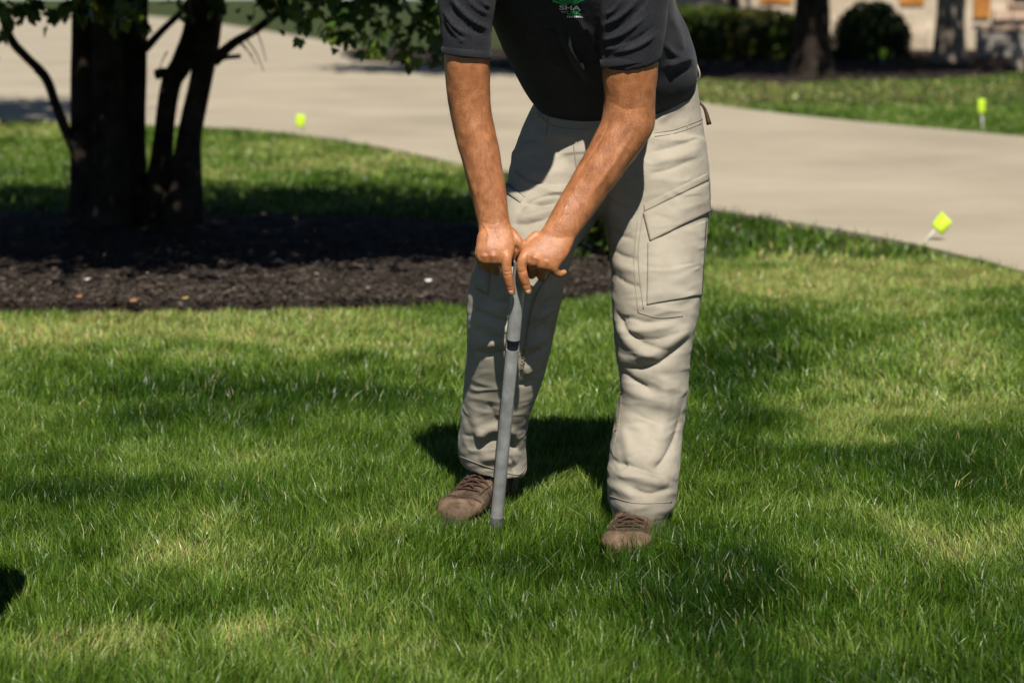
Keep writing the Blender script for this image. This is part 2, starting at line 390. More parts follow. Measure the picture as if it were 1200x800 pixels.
# lusher and thinner places of the lawn: (x, y, rx, ry in photograph pixels, strength): + thin and pale, - lush and dark
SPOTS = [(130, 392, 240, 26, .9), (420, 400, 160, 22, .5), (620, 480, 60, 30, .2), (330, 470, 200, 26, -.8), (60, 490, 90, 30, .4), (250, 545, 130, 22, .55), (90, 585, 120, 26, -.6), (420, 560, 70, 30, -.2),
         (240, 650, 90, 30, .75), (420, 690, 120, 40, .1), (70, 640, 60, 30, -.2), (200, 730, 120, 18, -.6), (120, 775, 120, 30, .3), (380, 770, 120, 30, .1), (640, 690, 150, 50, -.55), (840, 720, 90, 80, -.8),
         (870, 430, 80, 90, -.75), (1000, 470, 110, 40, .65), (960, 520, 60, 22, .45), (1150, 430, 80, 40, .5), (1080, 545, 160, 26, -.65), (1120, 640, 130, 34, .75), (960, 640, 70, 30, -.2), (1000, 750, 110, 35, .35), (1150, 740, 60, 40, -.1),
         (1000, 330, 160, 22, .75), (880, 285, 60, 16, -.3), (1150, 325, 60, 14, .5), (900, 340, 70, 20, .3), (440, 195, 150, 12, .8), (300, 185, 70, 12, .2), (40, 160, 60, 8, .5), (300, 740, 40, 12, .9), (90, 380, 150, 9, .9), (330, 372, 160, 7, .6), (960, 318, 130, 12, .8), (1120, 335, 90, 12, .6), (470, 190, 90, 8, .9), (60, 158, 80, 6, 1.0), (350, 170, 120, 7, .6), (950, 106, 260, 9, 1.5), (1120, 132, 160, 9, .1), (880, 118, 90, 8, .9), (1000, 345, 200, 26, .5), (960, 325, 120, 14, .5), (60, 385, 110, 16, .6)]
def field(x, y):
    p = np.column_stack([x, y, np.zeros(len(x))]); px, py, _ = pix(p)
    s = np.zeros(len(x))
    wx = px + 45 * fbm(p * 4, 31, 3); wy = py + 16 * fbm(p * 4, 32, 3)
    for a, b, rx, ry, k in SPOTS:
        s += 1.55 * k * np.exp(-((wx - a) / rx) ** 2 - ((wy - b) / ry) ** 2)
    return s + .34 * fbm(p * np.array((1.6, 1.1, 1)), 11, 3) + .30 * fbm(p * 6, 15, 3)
def lawn_mask(x, y):
    p = np.column_stack([x, y, np.zeros(len(x))])
    inb = inpoly(x, y, BEDc); dr = inpoly(x, y, DRIVE)
    return ~inb & ~dr
def blades(name, x, y, h, w, label, lvl=3, dryk=1.0, flat=0.0):
    n = len(x); f = field(x, y)
    p3 = np.column_stack([x, y, np.zeros(n)])
    tuft = .5 * fbm(p3 * 14, 41, 2)
    h = h * rng.uniform(.45, 1.25, n) * (1 - .22 * np.clip(f, -1, 1)) * np.clip(1 + .45 * tuft, .4, 1.6)
    for fx_, fy_ in FEET: h = h * (1 + .40 * np.exp(-((x - fx_) ** 2 + (y - fy_) ** 2) / .10 ** 2))
    w = w * rng.uniform(.6, 1.3, n)
    a = rng.uniform(0, 2 * math.pi, n)                    # facing of the blade
    fx, fy = np.cos(a), np.sin(a)
    la = 2.4 * vnoise(p3 * 2.2, 51) + 2.6 * vnoise(p3 * 11, 52) + rng.normal(0, 1.3, n) + 1.0   # leaning direction
    lean = h * (np.abs(rng.normal(.30, .34, n)) + .12 * np.clip(f, 0, 1))
    lx, ly = np.cos(la) * lean, np.sin(la) * lean
    rows = []; ts = {2: (0, 1), 3: (0, .55, 1), 4: (0, .4, .75, 1)}[lvl]
    for t in ts:
        ww = w * (1 - t ** 1.8) * .5 if t < 1 else None
        cx = x + lx * t ** 2 * 1.2; cy = y + ly * t ** 2 * 1.2; cz = h * (t - .22 * t * t * (lean / h)) - .004 * (1 - t)
        if t < 1:
            rows += [np.column_stack([cx - fx * ww, cy - fy * ww, cz]), np.column_stack([cx + fx * ww, cy + fy * ww, cz])]
        else: rows.append(np.column_stack([cx, cy, cz]))
    K = len(rows); V = np.stack(rows, 1).reshape(-1, 3); b = np.arange(n)[:, None] * K
    q = None
    if lvl > 2: q = np.concatenate([b + np.array((2 * i, 2 * i + 1, 2 * i + 3, 2 * i + 2)) for i in range(lvl - 2)])
    T = b + np.array((K - 3, K - 2, K - 1))
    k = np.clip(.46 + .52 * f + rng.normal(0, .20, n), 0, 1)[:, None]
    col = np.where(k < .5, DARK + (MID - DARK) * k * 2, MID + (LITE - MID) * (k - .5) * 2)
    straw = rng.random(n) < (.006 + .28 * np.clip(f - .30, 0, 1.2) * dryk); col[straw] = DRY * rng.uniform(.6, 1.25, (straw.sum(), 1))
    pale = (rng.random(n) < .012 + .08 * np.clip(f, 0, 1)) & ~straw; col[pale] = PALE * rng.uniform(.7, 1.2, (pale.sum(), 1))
    col = col * rng.uniform(.55, 1.35, (n, 1))
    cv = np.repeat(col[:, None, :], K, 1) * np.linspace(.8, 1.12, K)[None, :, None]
    me = np_mesh(name, V, T, cv.reshape(-1, 3), q)
    return prop(link(name, me, M['grass']), label, None, None, 'stuff')
def band(y0, y1, dens, margin=.35):
    area = .3 * (y1 ** 2 - y0 ** 2) + 2 * margin * (y1 - y0); n = int(area * dens)
    y = np.sqrt(rng.uniform(y0 ** 2, y1 ** 2, n)); x = rng.uniform(-1, 1, n) * (.285 * y + margin)
    m = lawn_mask(x, y); x, y = x[m], y[m]; return x + rng.normal(0, .028, len(x)), y + rng.normal(0, .035, len(x))
FEET = [tuple(G(522, 606)[:2]), tuple(G(548, 596)[:2]), tuple(G(733, 652)[:2]), tuple(G(742, 630)[:2])]
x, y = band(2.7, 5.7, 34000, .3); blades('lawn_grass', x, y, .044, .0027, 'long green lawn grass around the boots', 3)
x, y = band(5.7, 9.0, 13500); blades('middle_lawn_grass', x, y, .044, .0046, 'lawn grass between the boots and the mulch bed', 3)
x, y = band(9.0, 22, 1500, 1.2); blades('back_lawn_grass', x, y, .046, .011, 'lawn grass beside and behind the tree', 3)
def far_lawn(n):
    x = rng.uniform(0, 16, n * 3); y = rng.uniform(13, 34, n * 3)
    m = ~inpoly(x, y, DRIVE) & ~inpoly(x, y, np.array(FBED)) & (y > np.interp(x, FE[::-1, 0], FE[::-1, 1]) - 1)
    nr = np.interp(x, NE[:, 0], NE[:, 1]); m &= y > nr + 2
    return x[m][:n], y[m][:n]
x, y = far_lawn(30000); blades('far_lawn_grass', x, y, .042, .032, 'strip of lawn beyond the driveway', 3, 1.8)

# unseen pail added past the left edge to cast the lower-left grass shadow
BK = np.array((-1.105, 3.60, 0.0)); bk = empty('shadow_bucket', tuple(BK)); prop(bk, 'unseen dark pail added beyond the left edge to cast the shadow on the grass', 'shadow_bucket')
def circ(rad, z, n=40): return [BK + np.array((rad * math.cos(t), rad * math.sin(t), z)) for t in np.linspace(0, 2 * math.pi, n, endpoint=False)]
MB().rings([circ(.122, .01), circ(.126, .012), circ(.146, .40), circ(.142, .40), circ(.122, .03), circ(.02, .028)]).build('shell', M['grip'], bk, False)
for z in (.395, .34): MB().rings([circ(.143, z - .012), circ(.150, z - .010), circ(.150, z + .006), circ(.143, z + .008)], False).build('rim', M['grip'], bk, False)
MB().tube([BK + np.array((-.149, 0, .36)), BK + np.array((-.155, -.10, .33)), BK + np.array((0, -.175, .27)), BK + np.array((.10, -.14, .30)), BK + np.array((.149, 0, .36))], .003, 8, 6).build('bail', M['eyelet'], bk)

# ------------------------------------------------------------------ leaves and trees
def leaf_mesh(name, lobes=True):
    """one broad leaf, base at origin, growing along +Y, about 1 unit long, slightly folded"""
    o = [(0, 0), (.16, .06), (.42, .02), (.36, .24), (.56, .44), (.30, .48), (.26, .72), (0, 1.0)] if lobes else [(0, 0), (.2, .12), (.33, .35), (.32, .6), (.18, .85), (0, 1.0)]
    pts = o + [(-x, y) for x, y in o[-2:0:-1]]
    v = [(x, y, .22 * abs(x) - .18 * y * y) for x, y in pts]; n = len(v); v.append((0, .42, -.03))
    return MB().add(v, [(i, (i + 1) % n, n) for i in range(n)])
LEAF = leaf_mesh('leaf'); LV = np.array(LEAF.v); LT = np.array(LEAF.f)
def leaf_frames(c, size, out, droop=.5, spread=.7):
    """random orientation for leaves at c (n,3)"""
    n = len(c); d = out * .6 + rng.normal(0, spread, (n, 3)); d[:, 2] -= droop; d /= np.linalg.norm(d, axis=1)[:, None]
    nn = rng.normal(0, .55, (n, 3)) + np.array((0, -.15, .9)); nn -= d * (nn * d).sum(1)[:, None]; nn /= np.linalg.norm(nn, axis=1)[:, None]
    x = np.cross(d, nn); return x, d, nn
def leaf_cloud(name, c, size, out, cols, parent, label=None, droop=.5, simple=False, m='leaf'):
    n = len(c); x, d, nn = leaf_frames(c, size, out, droop)
    if simple:
        lv = np.array([(0, 0, 0), (.4, .5, .06), (0, 1, -.1), (-.4, .5, .06)]); lt = np.array([(0, 1, 2), (0, 2, 3)])
    else: lv, lt = LV, LT
    B = np.stack([x, d, nn], 2) * size[:, None, None]
    V = (np.einsum('nij,kj->nki', B, lv) + c[:, None, :]).reshape(-1, 3)
    T = (lt[None] + (np.arange(n) * len(lv))[:, None, None]).reshape(-1, 3)
    me = np_mesh(name, V, T, np.repeat(cols, len(lv), 0))
    o = link(name, me, M[m], parent, smooth=False); prop(o, label, kind='stuff'); return o
def leaf_cols(n, lo=(.022, .05, .009), hi=(.075, .135, .022), yel=.04):
    k = rng.random((n, 1)); c = np.array(lo) + (np.array(hi) - np.array(lo)) * k
    m = rng.random(n) < yel; c[m] = np.array((.16, .17, .02)); return c

# --- the multi-stemmed tree in the mulch bed
TB = G(140, 272); TY = TB[1]
tree = empty('ornamental_tree', (TB[0], TB[1], 0)); prop(tree, 'dark multi-stemmed tree with low leafy branches in the mulch bed', 'tree')
def stem(name, pts, rad, seed, n=18, m=6, flute=.10, parent=tree, mt='bark'):
    mb = MB().tube(pts, rad, n, m); me = mb.mesh(name)
    v, nn = co_no(me); axis = np.array(pts)
    ang = np.arctan2(nn[:, 1], nn[:, 0])
    d = flute * np.interp(v[:, 2], sorted([q[2] for q in pts])[::1], [r for _, r in sorted(zip([q[2] for q in pts], rad))]) * (np.sin(ang * 4 + seed + v[:, 2] * 1.5) * .6 + vnoise(v * np.array((14, 14, 5)), seed))
    set_co(me, v + nn * d[:, None]); return link(name, me, M[mt], parent)
def pp(L, Y): return [P(a, b, Y + (c[0] if c else 0)) for a, b, *c in L]
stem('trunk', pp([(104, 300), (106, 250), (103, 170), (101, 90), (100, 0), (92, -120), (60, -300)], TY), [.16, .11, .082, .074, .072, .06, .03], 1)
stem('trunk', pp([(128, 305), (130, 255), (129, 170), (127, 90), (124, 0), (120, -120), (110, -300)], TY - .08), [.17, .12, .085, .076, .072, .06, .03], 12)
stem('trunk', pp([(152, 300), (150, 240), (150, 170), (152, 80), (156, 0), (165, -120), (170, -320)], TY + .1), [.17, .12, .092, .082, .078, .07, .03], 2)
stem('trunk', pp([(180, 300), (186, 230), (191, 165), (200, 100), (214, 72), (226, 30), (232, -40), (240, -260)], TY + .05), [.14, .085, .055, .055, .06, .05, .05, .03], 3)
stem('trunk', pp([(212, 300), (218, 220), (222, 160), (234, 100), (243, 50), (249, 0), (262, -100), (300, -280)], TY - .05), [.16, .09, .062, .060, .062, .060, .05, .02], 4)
stem('branch', pp([(96, 195), (80, 160), (66, 125), (54, 92), (30, 66), (14, 48), (2, 18), (-16, -40)], TY - .05), [.03, .026, .024, .023, .021, .02, .018, .012], 5)
stem('branch', pp([(250, 72), (272, 52), (300, 35), (330, 12), (370, -6, -.9), (420, -14, -1.5), (480, -6, -1.7), (520, 10, -1.8)], TY - .3), [.03, .022, .02, .017, .014, .011, .009, .005], 6)
stem('branch', pp([(246, 74), (262, 68), (282, 66)], TY - .05), [.02, .012, .010], 7)
stem('branch', pp([(170, 58), (190, 36), (214, 12), (232, -20)], TY + .02), [.02, .018, .015, .012], 8)
stem('branch', pp([(206, 90), (192, 86), (182, 88)], TY), [.035, .03, .026], 9)
stem('branch', pp([(100, -20), (50, -20), (0, -10), (-60, 20)], TY - .5), [.03, .02, .014, .008], 10)
for k, (a, b, yy) in enumerate([((100, -60), (-40, -200), -.7), ((150, -100), (330, -240), -.8), ((240, -120), (430, -200), .5), ((110, -60), (10, -260), .7), ((160, -150), (120, -420), -.6), ((430, -40), (600, -120), -.2)]):
    stem('branch', [P(*a, TY), (P(*a, TY) + P(*b, TY + yy)) / 2 + np.array((0, 0, .08)), P(*b, TY + yy)], [.05, .035, .012], 11 + k)
# crown: clumps of leaves along the limbs
cl = []
CC = np.array((TB[0] + .30, TY - 1.6, 2.45))
for i in range(700):
    d = rng.normal(0, 1, 3); d /= np.linalg.norm(d); r = rng.uniform(.2, 1) ** .5
    q = CC + d * np.array((2.8, 1.8, 1.2)) * r
    if q[2] < 1.42: q[2] = 1.42 + rng.uniform(0, .4)
    cl.append((q, rng.uniform(.18, .34), 42))
crown_low = [(20, 8, -1.0, 14, 8), (60, 12, -.9, 14, 10), (95, 8, -.8, 14, 14), (125, 10, -.9, 16, 20), (155, 16, -.9, 14, 16), (170, 28, -1.0, 8, 9), (40, 18, -1.8, 10, 12), (90, 4, -1.9, 12, 10), (140, 14, -1.8, 12, 12), (12, 6, -1.8, 12, 10), (2, 30, -.7, 8, 8), (-20, 50, -.6, 12, 14), (210, 6, -.8, 14, 10), (255, 2, -.7, 14, 12), (300, 8, -.7, 12, 9),
             (345, 8, -.6, 12, 12), (360, 25, -.6, 10, 10), (385, 20, -.6, 13, 16), (400, 36, -.6, 11, 14), (425, 28, -.6, 13, 18), (440, 52, -.6, 11, 14), (460, 20, -.6, 13, 16), (470, 45, -.5, 12, 16), (480, 66, -.55, 9, 9), (500, 15, -.5, 14, 16), (505, 40, -.5, 12, 16), (512, 60, -.5, 9, 10), (530, 25, -.5, 12, 14), (540, 50, -.45, 9, 9), (330, -8, -.5, 16, 14), (420, -4, -.5, 18, 22), (560, 5, -.4, 14, 14), (600, 0, -.4, 14, 12)]
for a in ([(276, 44), (288, 56), (300, 76)], [(284, 40), (300, 62), (309, 84)], [(268, 48), (282, 52), (296, 66)], [(300, 34), (306, 50), (312, 72)], [(196, 60), (190, 72), (186, 84)], [(60, 110), (48, 92), (40, 84)]):
    stem('twig', pp(a, TY - .3), [.004, .003, .002], 3, 6, 3)
pc = []; po = []
for a, b, yy, rp, n in crown_low:
    if a > 325: yy -= rng.uniform(1.0, 1.8); rp *= 1.15; n = int(n * 1.3)
    c0 = P(a, b, TY + yy); r = rp / 233 * 1.15
    q = c0 + rng.normal(0, .55, (n, 3)) * r; q = q[(q[:, 2] > .85)]
    pc.append(q); po.append(np.tile([.1, -.3, -.2], (len(q), 1)))
low = np.vstack(pc); lowo = np.vstack(po)
tx, ty, _ = pix(low); order = np.argsort(np.where((tx > -15) & (tx < 575) & (ty > -12), 0, 1000) - ty)
big = order[:300]; rest = order[300:]
lm = LEAF.mesh('leaf')
lm2 = lm.copy(); lm.materials.append(M['leaf_a'])
M['leaf_b'] = mat('leaf_sunlit_tint', (.095, .15, .018), .42, .3, 40, col2=(.18, .24, .03), trans=.4, spec=.3); lm2.materials.append(M['leaf_b'])  # lighter copy of the leaf colour, standing in for sunlit leaves
ax, ad, an = leaf_frames(low, None, lowo, .7)
for j, i in enumerate(big):
    o = bpy.data.objects.new('leaf', lm2 if rng.random() < .45 else lm); C.objects.link(o)
    s = rng.uniform(.038, .062)
    o.parent = tree
    w = Matrix(((ax[i][0], ad[i][0], an[i][0], low[i][0] - TB[0]), (ax[i][1], ad[i][1], an[i][1], low[i][1] - TB[1]), (ax[i][2], ad[i][2], an[i][2], low[i][2]), (0, 0, 0, 1)))
    o.matrix_local = w @ Matrix.Scale(s, 4)
leaf_cloud('crown', low[rest], rng.uniform(.06, .095, len(rest)), lowo[rest], leaf_cols(len(rest)), tree, None, .6)
cc = []; oo = []
for q, r, n in cl:
    cc.append(q + rng.normal(0, .6, (n, 3)) * r); v = q - CC; oo.append(np.tile(v / np.linalg.norm(v), (n, 1)))
cc = np.vstack(cc); oo = np.vstack(oo); k = cc[:, 2] > 1.36
cc, oo = cc[k], oo[k]
leaf_cloud('crown', cc, rng.uniform(.08, .12, len(cc)), oo, leaf_cols(len(cc)), tree, None, .5, True)

# --- background trees, hedge, shrubs
def far_tree(base, label, r0, h, crown_c, crown_r, n_cl, pale=False, lean=0.0, grp=None):
    t = empty('shade_tree', tuple(base)); prop(t, label, 'tree', grp)
    b = np.array(base); mt = 'bark_pale' if pale else 'bark'
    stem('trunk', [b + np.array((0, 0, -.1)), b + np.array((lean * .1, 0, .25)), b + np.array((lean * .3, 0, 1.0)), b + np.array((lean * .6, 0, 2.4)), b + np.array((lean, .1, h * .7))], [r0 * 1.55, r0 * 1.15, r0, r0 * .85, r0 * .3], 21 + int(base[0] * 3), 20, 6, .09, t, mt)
    cr = np.array(crown_c); R3 = np.array(crown_r)
    for i in range(7):
        a = i * .9 + base[0]; e = cr + R3 * np.array((math.cos(a), math.sin(a), rng.uniform(-.3, .5))) * .7
        s0 = b + np.array((lean * .6, 0, 2.3 + .2 * i)); s0[2] = min(s0[2], h * .65)
        stem('branch', [s0, (s0 + e) / 2 + np.array((0, 0, .3)), e], [r0 * .45, r0 * .28, r0 * .08], i, 8, 3, .05, t, mt)
    c = []; o = []
    for i in range(n_cl):
        d = rng.normal(0, 1, 3); d /= np.linalg.norm(d); q = cr + d * R3 * rng.uniform(.3, 1) ** .5
        c.append(q + rng.normal(0, .38, (34, 3))); o.append(np.tile(d, (34, 1)))
    c = np.vstack(c); o = np.vstack(o)
    leaf_cloud('crown', c, rng.uniform(.16, .28, len(c)), o, leaf_cols(len(c)), t, None, .3, True)
far_tree(G(950, 92), 'dark shaded tree trunk standing between hedge and round bush', .25, 9, (G(950, 92)[0] - 1.2, 28.95, 5.6), (5.6, 3.2, 2.2), 640)
far_tree(G(1112, 76), 'pale barked tree trunk with sun patches in front of the house', .24, 9, (G(1112, 76)[0] - .2, 32.5, 5.8), (2.6, 2.6, 1.6), 60, True)
far_tree(G(858, 64), 'slim dark tree trunk rising behind the clipped hedge', .11, 7, (G(858, 64)[0] - .4, 37.4, 6.6), (1.6, 1.3, 1.1), 60)
far_tree((-7.4, 17.2, 0), 'tree beyond the left edge whose shadow lies on the driveway', .16, 7, (-6.4, 17.2, 4.6), (2.6, 2.2, 1.3), 170)

def shrub(name, label, c, rad, n, lo, hi, size, cat='shrub', grp=None, e=2.0, boxy=False, lsize=None):
    """clipped shrub: twiggy core, dense shell of leaves"""
    c = np.array(c); rad = np.array(rad); t = empty(name, (c[0], c[1], 0)); prop(t, label, cat, grp)
    d = rng.normal(0, 1, (n, 3)); d /= np.linalg.norm(d, axis=1)[:, None]
    if boxy:
        k = np.abs(d).max(1)[:, None] * .55 + .45; d = d / k
    k = 1 - np.abs(rng.normal(0, .09, n)); p = c + d * rad * k[:, None]
    p += (rad.min() * .10 * np.stack([fbm(p * 3.5, 61 + i, 2) for i in range(3)], 1))
    m = p[:, 2] > .04; p = p[m]; d = d[m]
    leaf_cloud('foliage', p, rng.uniform(.7, 1.3, len(p)) * size, d, leaf_cols(len(p), lo, hi, .01), t, None, .0, True)
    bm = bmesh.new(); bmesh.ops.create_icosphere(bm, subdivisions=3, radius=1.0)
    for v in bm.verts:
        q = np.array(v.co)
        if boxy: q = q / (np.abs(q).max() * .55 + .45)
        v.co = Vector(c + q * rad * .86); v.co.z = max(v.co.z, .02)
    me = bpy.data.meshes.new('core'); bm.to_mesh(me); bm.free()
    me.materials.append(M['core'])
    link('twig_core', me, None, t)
    return t
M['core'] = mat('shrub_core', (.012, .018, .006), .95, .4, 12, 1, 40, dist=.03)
gp = G(1020, 74); shrub('round_bush', 'clipped dome-shaped dark bush beside the pale tree trunk', (gp[0], gp[1], .28), (.74, .6, .82), 9000, (.018, .035, .010), (.035, .065, .016), .055)
for k, (a, w, h) in enumerate([(722, .80, .94), (782, .78, .98), (836, .70, .96), (885, .72, .93), (925, .6, .80)]):
    q = P(a, 55, 37.2 - .1 * k)
    shrub('hedge_shrub', ['leftmost clipped hedge shrub, mostly behind the bending man', 'hedge shrub just right of the man\'s charcoal shirt', 'hedge shrub in front of the slim dark trunk', 'reddish-fronted hedge shrub left of the thick dark trunk', 'lowest hedge shrub directly behind the thick dark trunk'][k],
          (q[0], q[1], .40), (w, .6, h - .38), 5200, (.05, .085, .010) if k != 3 else (.07, .065, .014), (.12, .17, .018) if k != 3 else (.13, .13, .02), .06, 'hedge', 'clipped hedge in front of the house', boxy=True)
# small leafy perennial at the end of the mulch bed, seen between the legs
q = np.array((.41, 8.85, 0)); pl = empty('leafy_plant', tuple(q)); prop(pl, 'small leafy green plant in the bed, seen between the trouser legs', 'plant')
n = 150; c = q + np.column_stack([rng.normal(0, .10, n), rng.normal(0, .10, n), rng.uniform(.08, .42, n)])
leaf_cloud('foliage', c, rng.uniform(.05, .09, n), np.tile([0, 0, .4], (n, 1)), leaf_cols(n, (.03, .06, .01), (.10, .16, .025), .05), pl, None, .1)
for i in range(6):
    a = i * 1.05; MB().tube([q + np.array((.01 * math.cos(a), .01 * math.sin(a), 0)), q + np.array((.05 * math.cos(a), .05 * math.sin(a), .2)), q + np.array((.12 * math.cos(a), .12 * math.sin(a), .38))], [.005, .004, .002], 6, 3).build('stem', M['bark'], pl)

# --- house and garden wall
HY = 43.0
def hx(px, y=30): return P(px, y, HY)[0]
def hz(py): return P(1100, py, HY)[2]
house = empty('house', (hx(1000), HY, 0)); prop(house, 'tan stone house front with wooden panels behind the hedge', 'house')
MB().box((hx(640), HY, -.1), (hx(1500), HY + 8, 3.4)).build('wall', M['stone'], house, False)
rf = MB().add([(hx(640) - .5, HY - .6, 3.4), (hx(1500) + .5, HY - .6, 3.4), (hx(1500) + .5, HY + 8.6, 3.4), (hx(640) - .5, HY + 8.6, 3.4), (hx(640) + 2, HY + 4, 6), (hx(1500) - 2, HY + 4, 6)],
             [(0, 1, 5, 4), (1, 2, 5), (2, 3, 4, 5), (3, 0, 4), (3, 2, 1, 0)]).build('roof', M['roof'], house, False)
def panel(px0, px1, py0, py1, m, name, d=.06, parent=house):
    return MB().box((hx(px0), HY - d, hz(py1)), (hx(px1), HY + .02, hz(py0))).build(name, M[m], parent, False)
for a, b, y0, y1, d in [(1053, 1082, -75, 6, .05), (890, 927, -75, 4, .05), (1140, 1159, -90, 21, .07)]:
    o = panel(a, b, y0, y1, 'wood', 'wood_panel', d)
    for k in range(1, 4):
        xx = hx(a) + (hx(b) - hx(a)) * k / 4; MB().box((xx - .012, HY - d - .012, hz(y1) + .03), (xx + .012, HY - d, hz(y0) - .03)).build('batten', M['wood'], o, False)
for a, b, y0, y1 in [(1184, 1232, -80, 4), (985, 1030, -80, -14)]:
    o = panel(a, b, y0, y1, 'glass', 'window', .03)
    for q in ((a - 4, a, y0 - 4, y1 + 3), (b, b + 4, y0 - 4, y1 + 3)): panel(*q, 'stone_trim', 'window_frame', .09, o)
    panel(a, b, y1, y1 + 3, 'stone_trim', 'window_sill', .10, o)
for k in range(9):   # projecting stone course
    MB().box((hx(1162 + k * 22) + .01, HY - .14, hz(23)), (hx(1162 + (k + 1) * 22) - .01, HY, hz(12))).build('ledge_stone', M['stone_trim'], house, False)
for k in range(11):
    x0 = 1130 - k * 22
    MB().box((hx(x0 - 22) + .01, HY - .05, hz(60)), (hx(x0) - .01, HY, hz(28 + 4 * (k % 3)))).build('plinth_stone', M['stone'], house, False)
wall = empty('garden_wall', (P(1180, 50, 38)[0], 38, 0)); prop(wall, 'low grey stone garden wall at the right edge', 'wall')
wz = P(1180, 30, 38)[2]; wx0 = P(1148, 40, 38)[0]
rw = random.Random(4)
for r_ in range(3):
    x = wx0 - (0 if r_ % 2 else .2); z0 = r_ * (wz - .08) / 3
    while x < wx0 + 5:
        w_ = rw.uniform(.35, .6)
        MB().box((max(x, wx0) + .008, 38 - rw.uniform(0, .02), z0 + .008), (x + w_ - .008, 38.35, z0 + (wz - .08) / 3 - .008)).build('stone_block', M['wallstone'], wall, False); x += w_
for k in range(5):
    MB().box((wx0 - .05 + k * 1.02, 37.94, wz - .075), (wx0 - .05 + k * 1.02 + 1.0, 38.40, wz)).build('cap_stone', M['stone_trim'], wall, False)
MB().box((wx0 + .03, 38.06, 0), (wx0 + 5, 38.3, wz - .09)).build('mortar', M['wallstone'], wall, False)
# pale upright stone beside the wall
q = G(1192, 84); sm = MB().capsule([q + np.array((0, 0, .0)), q + np.array((.02, 0, .25)), q + np.array((0, 0, .48))], [.10, .085, .05], 12, 4)
sm = solidify_voxel(sm, 'garden_stone', .02, 2); v, n_ = co_no(sm); set_co(sm, v + n_ * (.03 * vnoise(v * 9, 4))[:, None])
prop(link('garden_stone', sm, M['stone'], smooth=False), 'small pale upright stone in front of the garden wall', 'stone')

# ------------------------------------------------------------------ marker flags and fallen leaves
def flag(px_base, px_top, quad, Y, label, w=.009):
    b = P(*px_base, Y); b[2] = max(b[2], 0); t_ = P(*px_top, Y)
    e = empty('marker_flag', tuple(b)); prop(e, label, 'marker flag', 'small yellow-green marker flags')
    d = t_ - b; MB().tube([b - d * .25, b + d * .5, t_], [w * .5] * 3, 8).build('stake', M['stake'], e)
    q = [P(x, y, Y - .005) for x, y in quad]; k = 5; v = []
    for j in range(k + 1):
        for i in range(k + 1):
            a, c = i / k, j / k
            p = (q[0] * (1 - a) + q[1] * a) * (1 - c) + (q[3] * (1 - a) + q[2] * a) * c
            v.append(p + np.array((0, .010 * math.sin(a * 5 + c * 2), .003 * math.sin(c * 5))))
    W = k + 1; f = [(j * W + i, j * W + i + 1, (j + 1) * W + i + 1, (j + 1) * W + i) for j in range(k) for i in range(k)]
    o = MB().add(v, f).build('flag', M['flag'], e); so = o.modifiers.new('t', 'SOLIDIFY'); so.thickness = .0015
g1 = G(1080, 287); flag((1080, 287), (1100, 264), [(1104, 248), (1116, 261), (1104, 275), (1092, 263)], g1[1], 'diamond-tilted yellow marker flag leaning at the near driveway edge')
g2 = G(1152, 156); flag((1152, 156), (1150, 128), [(1146, 117), (1154, 116), (1155, 132), (1147, 134)], g2[1], 'yellow marker flag in the lawn strip beyond the driveway', .014)
g3 = G(349, 156); flag((349, 156), (352, 141), [(347, 134), (358, 135), (357, 149), (346, 148)], g3[1], 'yellow marker flag at the driveway edge right of the tree', .016)
g4 = G(1034, 77); flag((1034, 77), (1034, 64), [(1031, 57), (1038, 57), (1038, 68), (1031, 68)], g4[1], 'marker flag in shade below the dome-shaped bush', .02)
for (a, b, k, lb) in [(103, 310, (.5, .33, .04), 'yellow fallen leaf at the shade edge of the mulch'), (102, 328, (.6, .58, .52), 'small whitish fallen leaf near the middle of the mulch strip'), (4, 326, (.35, .42, .04), 'yellow-green fallen leaf at the left edge of the mulch'),
                      (143, 361, (.40, .16, .07), 'orange-brown fallen leaf where grass meets mulch'), (152, 353, (.34, .15, .08), 'brown fallen leaf beside the mulch edge'), (94, 348, (.38, .16, .08), 'reddish fallen leaf in the lower mulch strip'),
                      (172, 320, (.5, .46, .40), 'pale fallen leaf in the middle of the mulch'), (330, 306, (.55, .53, .50), 'whitish fallen leaf in the mulch right of the trunks'), (503, 330, (.55, .53, .48), 'whitish fallen leaf in the mulch near the man\'s leg'), (218, 350, (.40, .28, .08), 'tan fallen leaf on the mulch edge below the trunks')]:
    q = G(a, b, .075); me = LEAF.mesh('fallen_leaf'); o = link('fallen_leaf', me, mat('fallen_leaf_%d' % a, k, .6, .15, 60), None, False)
    o.location = q; o.scale = (.032,) * 3; o.rotation_euler = (rng.uniform(.1, .5), rng.uniform(-.3, .3), rng.uniform(0, 6)); prop(o, lb, 'leaf', 'fallen leaves on the mulch')

# ------------------------------------------------------------------ the man with the soil probe
PB = np.array((.12, 4.5, 0.0))
man = empty('person', tuple(PB)); prop(man, 'man in charcoal polo shirt and khaki cargo trousers bending over a steel soil probe', 'person')
def row(xl, yl, xr, yr, Y, d, dY=0.0): return (P(xl, yl, Y - dY), P(xr, yr, Y + dY), d)

